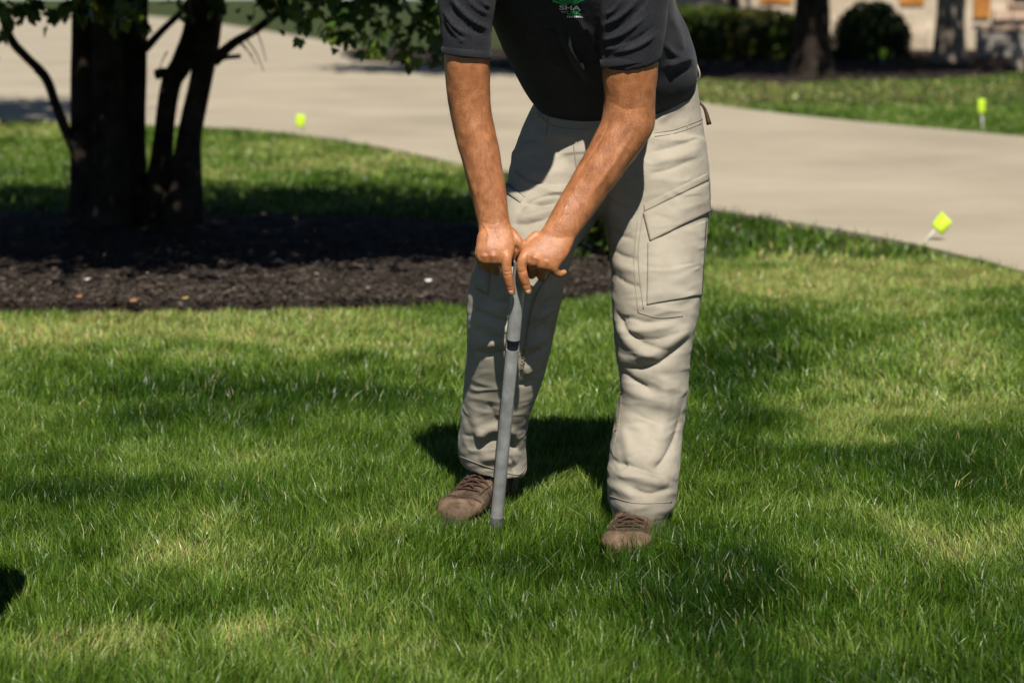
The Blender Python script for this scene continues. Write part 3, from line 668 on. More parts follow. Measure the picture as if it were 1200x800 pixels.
# trousers: hips and two legs fused into one cloth skin
mb = MB()
mb.loft([row(640, 104, 806, 80, 4.625, .105), row(626, 121, 815, 92, 4.62, .118), row(612, 150, 821, 128, 4.615, .128), row(600, 186, 826, 160, 4.61, .134), row(597, 215, 829, 195, 4.61, .130), row(612, 240, 820, 225, 4.615, .11), row(640, 250, 790, 240, 4.62, .07)], 5, 48, 2.2)
mb.loft([row(600, 178, 716, 182, 4.60, .10), row(594, 215, 706, 222, 4.57, .108), row(582, 255, 698, 255, 4.52, .104), row(566, 296, 672, 294, 4.465, .098, .03), row(557, 330, 656, 330, 4.445, .092, .05), row(553, 372, 646, 372, 4.45, .088, .05), row(551, 410, 637, 412, 4.48, .086, .045), row(547, 446, 629, 446, 4.515, .086, .03), row(540, 488, 620, 488, 4.56, .086), row(536, 522, 616, 524, 4.59, .088), row(540, 540, 617, 550, 4.60, .086), row(548, 545, 611, 559, 4.60, .075)], 5, 44, 2.2)
mb.loft([row(700, 170, 827, 165, 4.58, .11), row(701, 210, 831, 205, 4.56, .118), row(706, 250, 832, 246, 4.54, .116), row(714, 296, 826, 296, 4.50, .110), row(717, 345, 822, 345, 4.465, .102), row(719, 385, 814, 386, 4.45, .096), row(723, 420, 808, 420, 4.45, .092), row(727, 456, 806, 456, 4.455, .090), row(721, 490, 801, 492, 4.455, .090), row(715, 530, 796, 532, 4.43, .100), row(712, 566, 793, 572, 4.395, .116), row(713, 588, 787, 594, 4.39, .118), row(720, 591, 780, 597, 4.39, .104)], 5, 44, 2.2)
tm = solidify_voxel(mb, 'trousers', .0041, 12)
v, n = co_no(tm)
# broad cloth unevenness, running across the leg
w1 = fbm(np.column_stack([v[:, 0] * 7, v[:, 1] * 7, v[:, 2] * 20 + 2.2 * vnoise(v * 6, 5)]), 71, 3)
w2 = vnoise(np.column_stack([v[:, 0] * 20 + v[:, 2] * 16, v[:, 1] * 16, v[:, 2] * 34]), 75)
q_ = v + .02 * np.stack([vnoise(v * 9, 21), vnoise(v * 9, 22), vnoise(v * 9, 23)], 1)
w3 = 1 - 2 * np.abs(vnoise(np.column_stack([q_[:, 0] * 9 + q_[:, 2] * 7, q_[:, 1] * 9, q_[:, 2] * 26]), 24)) + .5 * (1 - 2 * np.abs(vnoise(np.column_stack([q_[:, 0] * 16 - q_[:, 2] * 15, q_[:, 1] * 16, q_[:, 2] * 44]), 25)))
amt = np.interp(v[:, 2], [0, .08, .45, .7, 1.0], [.9, 1.0, .85, .6, .4])
set_co(tm, v + n * ((w1 * .0014 + w2 * .0008 + w3 * .0015) * amt)[:, None])
strokes(tm, [
    # right-hand leg, below the pocket
    (-9, 6, [(720, 362), (732, 384), (752, 402), (784, 411)]), (7, 8, [(722, 376), (740, 404), (778, 423)]),
    (-9, 6, [(728, 430), (752, 432), (782, 420), (812, 394)]), (7, 8, [(742, 420), (778, 406), (812, 380)]),
    (-8, 6, [(724, 432), (742, 446), (766, 458)]), (6, 9, [(726, 446), (748, 462), (790, 474)]), (6, 10, [(776, 440), (780, 480), (770, 520)]),
    (-10, 7, [(803, 466), (794, 510), (778, 540), (766, 548)]), (-8, 6, [(722, 540), (745, 547), (784, 560)]), (8, 8, [(718, 553), (750, 560), (786, 568)]),
    (-8, 6, [(738, 570), (760, 578), (790, 571)]), (6, 7, [(714, 566), (730, 574), (746, 584)]), (-6, 6, [(716, 536), (724, 543), (734, 545)]), (5, 8, [(730, 500), (735, 520), (740, 535)]),
    (-5, 5, [(724, 378), (738, 372), (760, 378), (800, 372)]), (4, 6, [(726, 384), (750, 388), (790, 382)]), (-4, 4, [(740, 395), (770, 398), (804, 386)]),
    # right-hand hip and thigh
    (-6, 5, [(766, 134), (778, 124), (792, 114)]), (5, 6, [(770, 142), (785, 131), (806, 118)]), (-4, 5, [(762, 178), (790, 172), (824, 160)]), (4, 7, [(764, 190), (792, 184), (826, 172)]), (-4, 5, [(760, 204), (785, 198), (815, 186)]),
    (-5, 5, [(716, 320), (735, 332), (752, 336)]), (-4, 5, [(712, 290), (730, 300), (748, 304)]), (4, 6, [(714, 304), (732, 314), (748, 318)]), (-4, 5, [(706, 262), (725, 275), (745, 280)]), (-4, 5, [(702, 225), (722, 240), (742, 246)]), (4, 6, [(704, 240), (724, 254), (742, 262)]),
    # left-hand leg: hip
    (-7, 5, [(598, 190), (612, 206), (630, 214), (662, 216)]), (6, 6, [(600, 200), (622, 214), (656, 224)]), (-9, 5, [(606, 250), (618, 238), (640, 230), (664, 228)]), (7, 6, [(608, 244), (632, 234), (664, 222)]), (-8, 5, [(612, 236), (636, 240), (656, 236)]), (6, 6, [(604, 258), (630, 252), (654, 244)]), (-6, 5, [(600, 262), (620, 262), (646, 254)]),
    (-5, 5, [(620, 130), (632, 146), (640, 152)]), (4, 8, [(640, 158), (680, 162)]), (-3, 5, [(604, 192), (618, 182), (640, 180)]), (5, 9, [(610, 206), (640, 204), (670, 200)]),
    # left-hand leg: below the hands
    (-6, 5, [(556, 362), (574, 372), (600, 378)]), (5, 7, [(556, 372), (578, 384), (600, 388)]), (-6, 5, [(552, 410), (572, 416), (592, 410)]), (5, 7, [(551, 400), (572, 404), (596, 398)]), (-5, 5, [(560, 340), (576, 352), (600, 354)]),
    (-7, 5, [(652, 348), (640, 356), (628, 362)]), (6, 5, [(648, 360), (636, 368), (624, 374)]), (-7, 5, [(642, 378), (630, 386), (620, 396)]), (6, 5, [(640, 392), (630, 400), (618, 408)]), (-7, 5, [(636, 408), (626, 416), (614, 422)]), (6, 6, [(632, 424), (622, 432), (612, 438)]), (-6, 6, [(628, 444), (618, 450), (606, 452)]),
    (-9, 6, [(560, 524), (576, 514), (596, 518), (614, 532)]), (8, 7, [(556, 512), (580, 502), (606, 510)]), (8, 8, [(560, 538), (586, 534), (606, 546)]), (-7, 5, [(590, 532), (600, 540), (604, 556)]), (-6, 6, [(610, 526), (600, 520), (590, 506)]), (5, 8, [(550, 470), (560, 500), (572, 520)]), (-4, 8, [(572, 470), (580, 490), (590, 505)]),
], 1.12)
tr = link('trousers', tm, M['khaki'], man)
tt = bvh(tm)
def tp(name, mbx, m='khaki', parent=tr): return mbx.build(name, M[m], parent) if mbx.f else None
tp('cargo_pocket', patch(tt, [(759, 284), (827, 258), (822, 346), (758, 357)], 34, 40, .0032, .006))
tp('pocket_flap', patch(tt, [(754, 250), (829, 214), (831, 248), (762, 283)], 36, 18, .0062, .003))
tp('pocket_flap', patch(tt, [(754, 240), (829, 203), (830, 211), (755, 248)], 36, 5, .002, .0005))
tp('cargo_pocket', patch(tt, [(560, 312), (575, 318), (572, 344), (558, 338)], 8, 8, .006, .008))
tp('pocket_flap', patch(tt, [(592, 214), (614, 231), (610, 238), (590, 224)], 8, 4, .003, .001))
for pts in [[(766, 156), (790, 152), (823, 140)], [(767, 160), (792, 156), (824, 144)], [(754, 247), (748, 300), (754, 362)], [(747, 258), (743, 310), (748, 366)], [(748, 366), (772, 372), (800, 370)], [(702, 240), (680, 214), (672, 170)],
            [(807, 100), (810, 125), (805, 150)], [(590, 212), (604, 222), (615, 231)], [(727, 480), (724, 505), (716, 530)], [(713, 580), (745, 589), (787, 588)], [(538, 534), (570, 546), (606, 556), (616, 546)], [(629, 132), (650, 148), (690, 152)], [(643, 136), (640, 160)]]:
    tp('seam', cord(tt, pts, .0011, 8, .0004), 'khaki_seam')
# puckered inner seam
pts = []
for i, p in enumerate(catmull(np.array([(648, 318), (634, 336), (625, 356), (620, 380), (616, 404), (611, 432)], float), 14)):
    pts.append((p[0] + (1.1 if i % 2 else -1.1), p[1]))
tp('seam', cord(tt, pts, .0024, 1, .0015), 'ruche')
pts = [(p[0] + (1.0 if i % 2 else -1.0), p[1]) for i, p in enumerate(catmull(np.array([(727, 458), (727, 480), (722, 505)], float), 14))]
tp('seam', cord(tt, pts, .0018, 1, .001), 'ruche')
# hems
def hem(cx, cy, rx, ry, z0, tilt): pass
# waistband glimpse and belt loop at the right hip
tp('waistband', patch(tt, [(786, 100), (815, 86), (816, 94), (788, 108)], 10, 4, .004, .001), 'blue')
MB().tube([P(816, 74, 4.62), P(819, 82, 4.61), P(820, 90, 4.61), P(816, 96, 4.62)], [.0016, .0018, .0018, .0012], 8, 3).build('belt_loop', M['khaki'], tr)
MB().tube([P(819, 120, 4.60), P(826, 128, 4.60), P(831, 146, 4.60)], [.004, .006, .010], 8, 3, .6).build('pocket_tab', M['leather_dark'], tr)

# shirt: trunk and two sleeves
sb = MB()
sb.loft([row(634, 127, 806, 104, 4.615, .105), row(628, 122, 814, 98, 4.605, .118), row(620, 108, 816, 82, 4.582, .126), row(606, 84, 816, 68, 4.54, .130), row(590, 52, 808, 44, 4.49, .130), row(577, 20, 796, 20, 4.435, .130), row(556, -20, 788, -16, 4.37, .124), row(536, -60, 776, -50, 4.305, .110), row(540, -95, 762, -86, 4.25, .09), row(590, -122, 722, -118, 4.21, .062)], 6, 56, 2.3)
sb.loft([row(532, -92, 598, -84, 4.24, .06), row(510, -55, 590, -45, 4.24, .066), row(511, -10, 582, -6, 4.25, .066), row(515, 28, 577, 32, 4.26, .062), row(518, 60, 576, 65, 4.27, .058)], 6, 36)
sb.loft([row(720, -88, 790, -76, 4.25, .06), row(706, -45, 790, -40, 4.255, .068), row(703, 0, 784, 4, 4.27, .070), row(703, 40, 780, 36, 4.285, .068), row(704, 78, 774, 68, 4.30, .064)], 6, 36)
sm = solidify_voxel(sb, 'polo_shirt', .0045, 10)
v, n = co_no(sm)
set_co(sm, v + n * (.0018 * fbm(np.column_stack([v[:, 0] * 8 + v[:, 2] * 6, v[:, 1] * 8, v[:, 2] * 12]), 81, 3))[:, None])
strokes(sm, [
    (4, 3, [(528, -5), (540, 12), (556, 26), (572, 34)]), (-3, 3, [(524, 2), (536, 20), (552, 34), (570, 42)]), (3.5, 2.6, [(520, 12), (532, 30), (548, 42)]), (3, 2.6, [(545, -6), (556, 8), (572, 17)]), (-2.5, 3, [(519, 26), (530, 40), (540, 48)]), (3, 2.5, [(522, 24), (534, 42), (546, 50)]), (3, 2.5, [(560, -4), (566, 4), (574, 8)]),
    (4, 3, [(708, 30), (724, 22), (740, 8), (750, -8)]), (-3, 3, [(708, 38), (728, 30), (748, 12), (760, -4)]), (3.5, 2.8, [(706, 48), (730, 40), (756, 20)]), (3, 2.5, [(710, 18), (722, 10), (732, -6)]), (3, 3, [(716, 62), (744, 56), (770, 40)]), (-2.5, 3, [(714, 55), (740, 49), (766, 32)]), (3, 2.5, [(708, 58), (722, 56), (738, 50)]),
    (6, 5, [(652, 24), (664, 50), (676, 74), (692, 94)]), (-4, 5, [(644, 24), (654, 50), (668, 78), (684, 98)]), (5, 3.5, [(674, 16), (680, 28), (686, 38)]), (4, 2.5, [(632, 29), (652, 30)]), (4, 2.5, [(660, 36), (668, 54), (680, 72), (690, 88)]), (3.5, 2.2, [(640, 40), (646, 62), (656, 84)]), (3.5, 2.2, [(690, 30), (694, 50), (700, 66)]), (-3, 4, [(630, 35), (654, 36)]),
    (4, 5, [(786, 16), (796, 40), (800, 62)]), (-3, 5, [(794, 14), (806, 40), (811, 60)]), (5, 5, [(780, 78), (796, 72), (814, 66)]), (-3, 5, [(782, 90), (800, 84), (814, 78)]), (3, 4, [(778, 50), (788, 62), (800, 66)]),
], 1.5)
sh = link('polo_shirt', sm, M['shirt'], man); stree = bvh(sm)
def cuff(a, b, Y, d, h0, h1):
    """rib-knit band round the sleeve end"""
    m = MB(); rows = []
    (ax, ay), (bx, by) = a, b
    sec = [(h0, 1.0, .6), (h0 + .5, 1.012, 1.2), (h1 - 1.2, 1.016, 1.2), (h1 - .3, 1.006, .8), (h1, .98, 0), (h1 - .5, .93, 0), (h1 - 4, .90, 0)]
    for h, k, _ in sec:
        cx = (ax + bx) / 2; hw = (bx - ax) / 2 * k
        cy = (ay + by) / 2; dy = (by - ay) / 2 * k
        rows.append((P(cx - hw, cy - dy + h, Y), P(cx + hw, cy + dy + h, Y), d * k))
    rings = []
    for L, Rr, dd in rows:
        c = (L + Rr) / 2; u = (Rr - L) / 2; vv = np.array((0, 1, 0)) - u * (u[1] / (u @ u)); vv /= np.linalg.norm(vv)
        rings.append([c + u * math.cos(t) + vv * dd * math.sin(t) for t in np.linspace(0, 2 * math.pi, 48, endpoint=False)])
    return m.rings(rings, False)
cuff((517.5, 54), (576.5, 60), 4.268, .060, 0, 9).build('sleeve_cuff', M['cuff'], sh)
cuff((703.5, 70), (774.5, 59), 4.298, .066, 0, 10).build('sleeve_cuff', M['cuff'], sh)
# collar (above the frame)
nb = P(655, -122, 4.175); nt = P(652, -150, 4.12)
cr = MB(); rings = []
for f_, r_ in ((0, .078), (.5, .083), (1, .076), (.9, .070), (.2, .070)):
    c = nb + (nt - nb) * f_ * .8; rings.append([c + np.array((r_ * math.cos(t), r_ * .95 * math.sin(t), .35 * r_ * math.sin(t))) for t in np.linspace(0, 2 * math.pi, 40, endpoint=False)])
cr.rings(rings, False).build('collar', M['shirt'], sh)
# chest emblem
def on_shirt(pts, faces, lift=.0016):
    out = []
    for p in pts:
        h = cast(stree, p[0], p[1])
        out.append(h[0] + h[1] * lift if h else P(p[0], p[1], 4.3))
    return MB().add(out, faces)
def text_on(txt, x0, y0, w, h, m, name, slant=0.0, bold=.0):
    c = bpy.data.curves.new('t', 'FONT'); c.body = txt; c.size = 1; c.offset = bold; c.resolution_u = 3
    o = bpy.data.objects.new('t', c); C.objects.link(o); dg = bpy.context.evaluated_depsgraph_get(); dg.update()
    me = bpy.data.meshes.new_from_object(o.evaluated_get(dg)); bpy.data.objects.remove(o)
    bm = bmesh.new(); bm.from_mesh(me); bmesh.ops.triangulate(bm, faces=bm.faces); bmesh.ops.subdivide_edges(bm, edges=bm.edges, cuts=1)
    vv = np.array([q.co for q in bm.verts]); ff = [[q.index for q in f.verts] for f in bm.faces]; bm.free(); bpy.data.meshes.remove(me)
    lo = vv.min(0); hi = vv.max(0); k = (vv - lo) / (hi - lo + 1e-9)
    pts = [(x0 + a * w, y0 + (1 - b) * h + slant * a) for a, b in k[:, :2]]
    return on_shirt(pts, ff).build(name, M[m], sh, False)
emb_f = []; emb_v = []
for i in range(9):                                    # fan of green strokes above the lettering
    a = -1.25 + i * .27; a0, a1 = a, a + .17
    b0 = len(emb_v); emb_v += [(668 + 4 * math.sin(a0), 7 - 3 * math.cos(a0)), (668 + 22 * math.sin(a0), 8 - 19 * math.cos(a0)), (668 + 22 * math.sin(a1), 8 - 19 * math.cos(a1)), (668 + 4 * math.sin(a1), 7 - 3 * math.cos(a1))]; emb_f.append((b0, b0 + 1, b0 + 2, b0 + 3))
on_shirt(emb_v, emb_f).build('emblem', M['logo_green'], sh, False)
text_on('SHA', 655.5, 5.8, 25, 5.6, 'logo_white', 'lettering', .6, .03)
text_on('USK', 664.5, 12.2, 16, 4.6, 'logo_green', 'lettering', .4, .03)
on_shirt([(657.5, 13.3), (662.8, 13.5), (662.8, 14.3), (657.5, 14.1)], [(0, 1, 2, 3)]).build('emblem', M['logo_white'], sh, False)
ev = []; ef = []
for i in range(9):                                     # a line of lettering too small to read
    x0 = 664.5 + i * 2.05 + (.4 if i > 3 else 0); b0 = len(ev); ev += [(x0, 18.2 + .1 * i), (x0 + 1.4, 18.2 + .1 * i), (x0 + 1.4, 20.3 + .05 * i), (x0, 20.3 + .05 * i)]; ef.append((b0, b0 + 1, b0 + 2, b0 + 3))
on_shirt(ev, ef).build('emblem', M['logo_white'], sh, False)

# body: arms with hands (fine skin), head, neck, and the trunk and legs inside the clothes
ab = MB()
ab.loft([row(534, -50, 578, -44, 4.24, .05), row(526, 0, 570, 2, 4.25, .048), row(524, 40, 571, 44, 4.264, .049), row(520.5, 66, 574, 69, 4.27, .053), row(523, 102, 574.5, 106, 4.28, .050), row(528, 134, 577, 136, 4.285, .049), row(535, 166, 583, 166, 4.284, .050), row(545, 203, 589, 198, 4.276, .044), row(554, 238, 594, 232, 4.266, .034), row(560, 262, 597, 257, 4.258, .027), row(561, 276, 601, 270, 4.25, .025), row(563, 285, 604, 279, 4.245, .022)], 5, 36, 2.1)
ab.loft([row(708, -45, 770, -40, 4.255, .05), row(712, 10, 768, 8, 4.275, .050), row(711, 50, 769, 46, 4.292, .052), row(706, 82, 771, 74, 4.30, .056), row(708, 116, 768, 112, 4.312, .052), row(705, 138, 766, 150, 4.315, .052), row(694, 162, 752, 176, 4.31, .050), row(676, 196, 730, 204, 4.297, .045), row(660, 224, 710, 232, 4.285, .037), row(645, 251, 690, 258, 4.265, .029), row(637, 266, 678, 274, 4.255, .026), row(629, 276, 668, 288, 4.248, .022)], 5, 36, 2.1)
MM = 545 / 1000.0
def hand(mbx, palm, fingers):
    mbx.loft(palm, 5, 32, 2.4)
    for pts, rad in fingers: mbx.capsule([P(a, b, c) for a, b, c in pts], [r / 1000 for r in rad])
# image-left hand, back of the hand to the camera
hand(ab, [row(566, 268, 598, 264, 4.254, .018), row(560, 275, 602, 270, 4.247, .021, .003), row(558, 286, 604, 282, 4.234, .021, .003), row(557.5, 296, 603, 293, 4.225, .020, .003), row(559, 304, 601, 302, 4.222, .016, .002), row(563, 308, 597, 307, 4.226, .011)], [
    ([(591, 284, 4.250), (593.5, 299, 4.216), (593.5, 311, 4.212), (595, 323, 4.213), (597.5, 334, 4.218), (599.5, 342, 4.223)], [11, 12.2, 11.2, 10.8, 10, 8.8]),
    ([(580, 287, 4.246), (578, 300, 4.211), (580, 313, 4.240), (583, 318, 4.264), (585, 312, 4.288)], [11.5, 12.6, 11.4, 10, 8]),
    ([(571, 288, 4.248), (568.5, 300, 4.214), (570, 311, 4.243), (573, 315, 4.266), (575, 309, 4.288)], [11.5, 12.2, 10.8, 9.6, 7.8]),
    ([(564, 286, 4.250), (562, 297, 4.224), (563, 306, 4.246), (565, 310, 4.265), (567, 305, 4.284)], [10.5, 10.8, 9.2, 8.4, 7]),
    ([(600, 272, 4.246), (608, 284, 4.236), (612, 294, 4.240), (612, 304, 4.250)], [10, 10.5, 9.5, 8]),     # thumb over the top of the handle
    ([(584, 270, 4.236), (588, 284, 4.222), (592, 295, 4.214)], [4, 3.6, 4.4]), ([(577, 272, 4.236), (579, 286, 4.220), (580, 299, 4.210)], [4, 3.6, 4.4]), ([(571, 274, 4.238), (571, 287, 4.222), (570, 299, 4.213)], [4, 3.4, 4.2]),
])
# image-right hand
hand(ab, [row(639, 267, 675, 276, 4.252, .018), row(625, 278, 670, 290, 4.244, .021, -.003), row(615, 288, 665, 300, 4.232, .021, -.003), row(610, 296, 659, 308, 4.224, .020, -.003), row(611, 303, 654, 314, 4.221, .016, -.002), row(616, 307, 648, 317, 4.226, .011)], [
    ([(622, 287, 4.248), (615, 300, 4.216), (611, 311, 4.212), (613, 323, 4.211), (616, 333, 4.215), (618.5, 341, 4.220)], [11, 12, 11, 10.6, 9.8, 8.6]),
    ([(634, 291, 4.246), (627, 303, 4.211), (623, 315, 4.234), (623, 322, 4.258), (627, 316, 4.284)], [11.5, 12.4, 10.8, 9.6, 8]),
    ([(645, 295, 4.246), (639, 307, 4.213), (635, 318, 4.236), (635, 325, 4.260), (639, 318, 4.284)], [11.5, 12, 10.6, 9.4, 7.8]),
    ([(656, 297, 4.246), (650, 310, 4.220), (650, 317, 4.222), (655, 321, 4.230), (661, 319, 4.236)], [10, 10.6, 9, 8, 6.6]),
    ([(628, 276, 4.246), (617, 286, 4.238), (607, 294, 4.240), (602, 303, 4.250)], [10.5, 10.5, 9.5, 8]),
    ([(640, 276, 4.236), (629, 288, 4.220), (618, 297, 4.212)], [4, 3.6, 4.4]), ([(647, 280, 4.236), (637, 293, 4.218), (628, 302, 4.208)], [4, 3.6, 4.4]), ([(654, 284, 4.236), (646, 297, 4.220), (639, 306, 4.210)], [4, 3.4, 4.2]),
])
am = solidify_voxel(ab, 'arms', .0021, 4)
v, n = co_no(am)
set_co(am, v + n * (.0014 * fbm(v * np.array((38, 38, 26)), 91, 2) * np.clip((v[:, 2] - .72) * 20, 0.25, 1))[:, None])
strokes(am, [(1.8, 3, [(530, 150), (540, 180), (552, 214), (562, 246)]), (-1.6, 3, [(566, 150), (570, 180), (576, 212), (582, 240)]), (1.2, 1.4, [(566, 262), (572, 274), (570, 290)]), (1.2, 1.4, [(586, 256), (582, 270), (588, 284)]),
             (-.6, 1.6, [(562, 258), (576, 263), (592, 258)]), (2.2, 4, [(744, 150), (720, 190), (690, 232)]), (-2, 3, [(716, 140), (702, 168), (676, 206)]), (1.4, 1.6, [(664, 240), (658, 256), (648, 270)]),
             (-1.0, 5, [(712, 118), (735, 128), (760, 124)]), (-1.4, 1.3, [(589, 318), (594, 319), (600, 317)]), (-1.2, 1.2, [(589, 321), (594, 323), (600, 321)]), (-1.4, 1.3, [(606, 319), (612, 319), (618, 316)]), (-1.0, 1.1, [(592, 336), (597, 337), (603, 335)]), (-1.0, 1.1, [(611, 335), (616, 335), (621, 333)])])
bb = MB()
hd = P(650, -178, 4.05)
bb.capsule([P(655, -95, 4.22), P(653, -130, 4.16), P(651, -165, 4.10)], [.066, .058, .06])                    # neck
hx_, hy_, hz_ = hd
bb.rings([[hd + np.array((rx * math.cos(t), ry * math.sin(t) + oy, oz)) for t in np.linspace(0, 2 * math.pi, 32, endpoint=False)] for oz, rx, ry, oy in
          [(-.118, .02, .02, -.05), (-.11, .045, .05, -.04), (-.085, .060, .072, -.025), (-.05, .068, .084, -.012), (0, .074, .094, 0), (.05, .077, .099, .006), (.09, .068, .088, .01), (.115, .045, .06, .01), (.127, .015, .02, .01)]])
bb.capsule([hd + np.array((0, -.088, .018)), hd + np.array((0, -.106, -.012)), hd + np.array((0, -.112, -.026))], [.009, .012, .014])
for sx in (-1, 1):
    bb.capsule([hd + np.array((sx * .076, .012, .028)), hd + np.array((sx * .082, .02, .005)), hd + np.array((sx * .076, .010, -.026))], [.010, .012, .008])
    bb.capsule([hd + np.array((sx * .048, -.078, .026)), hd + np.array((sx * .016, -.092, .024))], [.008, .007])
    bb.capsule([hd + np.array((sx * .02, -.088, -.058)), hd + np.array((0, -.094, -.057))], [.006, .008])
bb.loft([row(650, 150, 795, 130, 4.62, .08), row(650, 100, 790, 80, 4.60, .09), row(620, 40, 770, 35, 4.50, .09), row(590, -40, 750, -35, 4.36, .08), row(620, -95, 700, -90, 4.25, .05)], 4, 32)
bb.capsule([P(545, -55, 4.25), P(548, 20, 4.26)], [.045, .035]); bb.capsule([P(750, -50, 4.26), P(742, 20, 4.28)], [.045, .035])
bb.capsule([P(660, 160, 4.62), P(612, 330, 4.46), P(580, 480, 4.57), P(578, 570, 4.60)], [.08, .055, .045, .035])
bb.capsule([P(765, 150, 4.60), P(770, 340, 4.47), P(758, 500, 4.455), P(752, 600, 4.43)], [.08, .055, .045, .035])
bm1 = solidify_voxel(bb, 'trunk', .008, 5)
bmx = bmesh.new(); bmx.from_mesh(am); bmx.from_mesh(bm1); bme = bpy.data.meshes.new('body'); bmx.to_mesh(bme); bmx.free()
body = link('body', bme, M['skin'], man); atree = bvh(am)
# nails on the two pointing fingers
for q in ([(595.6, 341), (601.2, 340.4), (602.2, 346.6), (597, 347.4)], [(615.8, 341), (621, 339.6), (622.4, 345.6), (617.6, 346.8)]):
    patch(atree, q, 6, 6, .0008, .0004, .001).build('fingernail', M['nail'], body)
# short dark hair
hb = MB()
hb.rings([[hd + np.array((rx * math.cos(t), ry * math.sin(t) + oy, oz + (.02 if math.sin(t) < -.5 else 0))) for t in np.linspace(0, 2 * math.pi, 32, endpoint=False)] for oz, rx, ry, oy in
          [(-.02, .060, .070, .034), (.0, .074, .082, .026), (.05, .083, .100, .012), (.09, .075, .096, .012), (.118, .052, .068, .012), (.134, .018, .025, .012)]])
link('hair', solidify_voxel(hb, 'hair', .005, 3), M['hair'], body)
# fine hair on the forearms
v, n = co_no(am); px, py, _ = pix(v)
cand = np.where((v[:, 2] > .70) & (py > 105) & (py < 262))[0]
pick = rng.choice(cand, 8000); L = rng.uniform(.008, .016, len(pick)); tdir = np.column_stack([rng.normal(0, .35, len(pick)), rng.normal(0, .3, len(pick)), -np.ones(len(pick))])
nn = n[pick]; tdir -= nn * (tdir * nn).sum(1)[:, None]; tdir /= np.linalg.norm(tdir, axis=1)[:, None]
p0 = v[pick] - nn * .0005; p1 = p0 + (tdir * .75 + nn * .45) * L[:, None] * .5; p2 = p0 + (tdir * 1.0 + nn * .50) * L[:, None]
sd_ = np.cross(tdir, nn) * .00007
V = np.stack([p0 - sd_, p0 + sd_, p1 - sd_, p1 + sd_, p2], 1).reshape(-1, 3); b_ = np.arange(len(pick))[:, None] * 5
prop(link('arm_hair', np_mesh('arm_hair', V, b_ + np.array((2, 3, 4)), None, b_ + np.array((0, 1, 3, 2))), M['armhair'], body), kind='stuff')

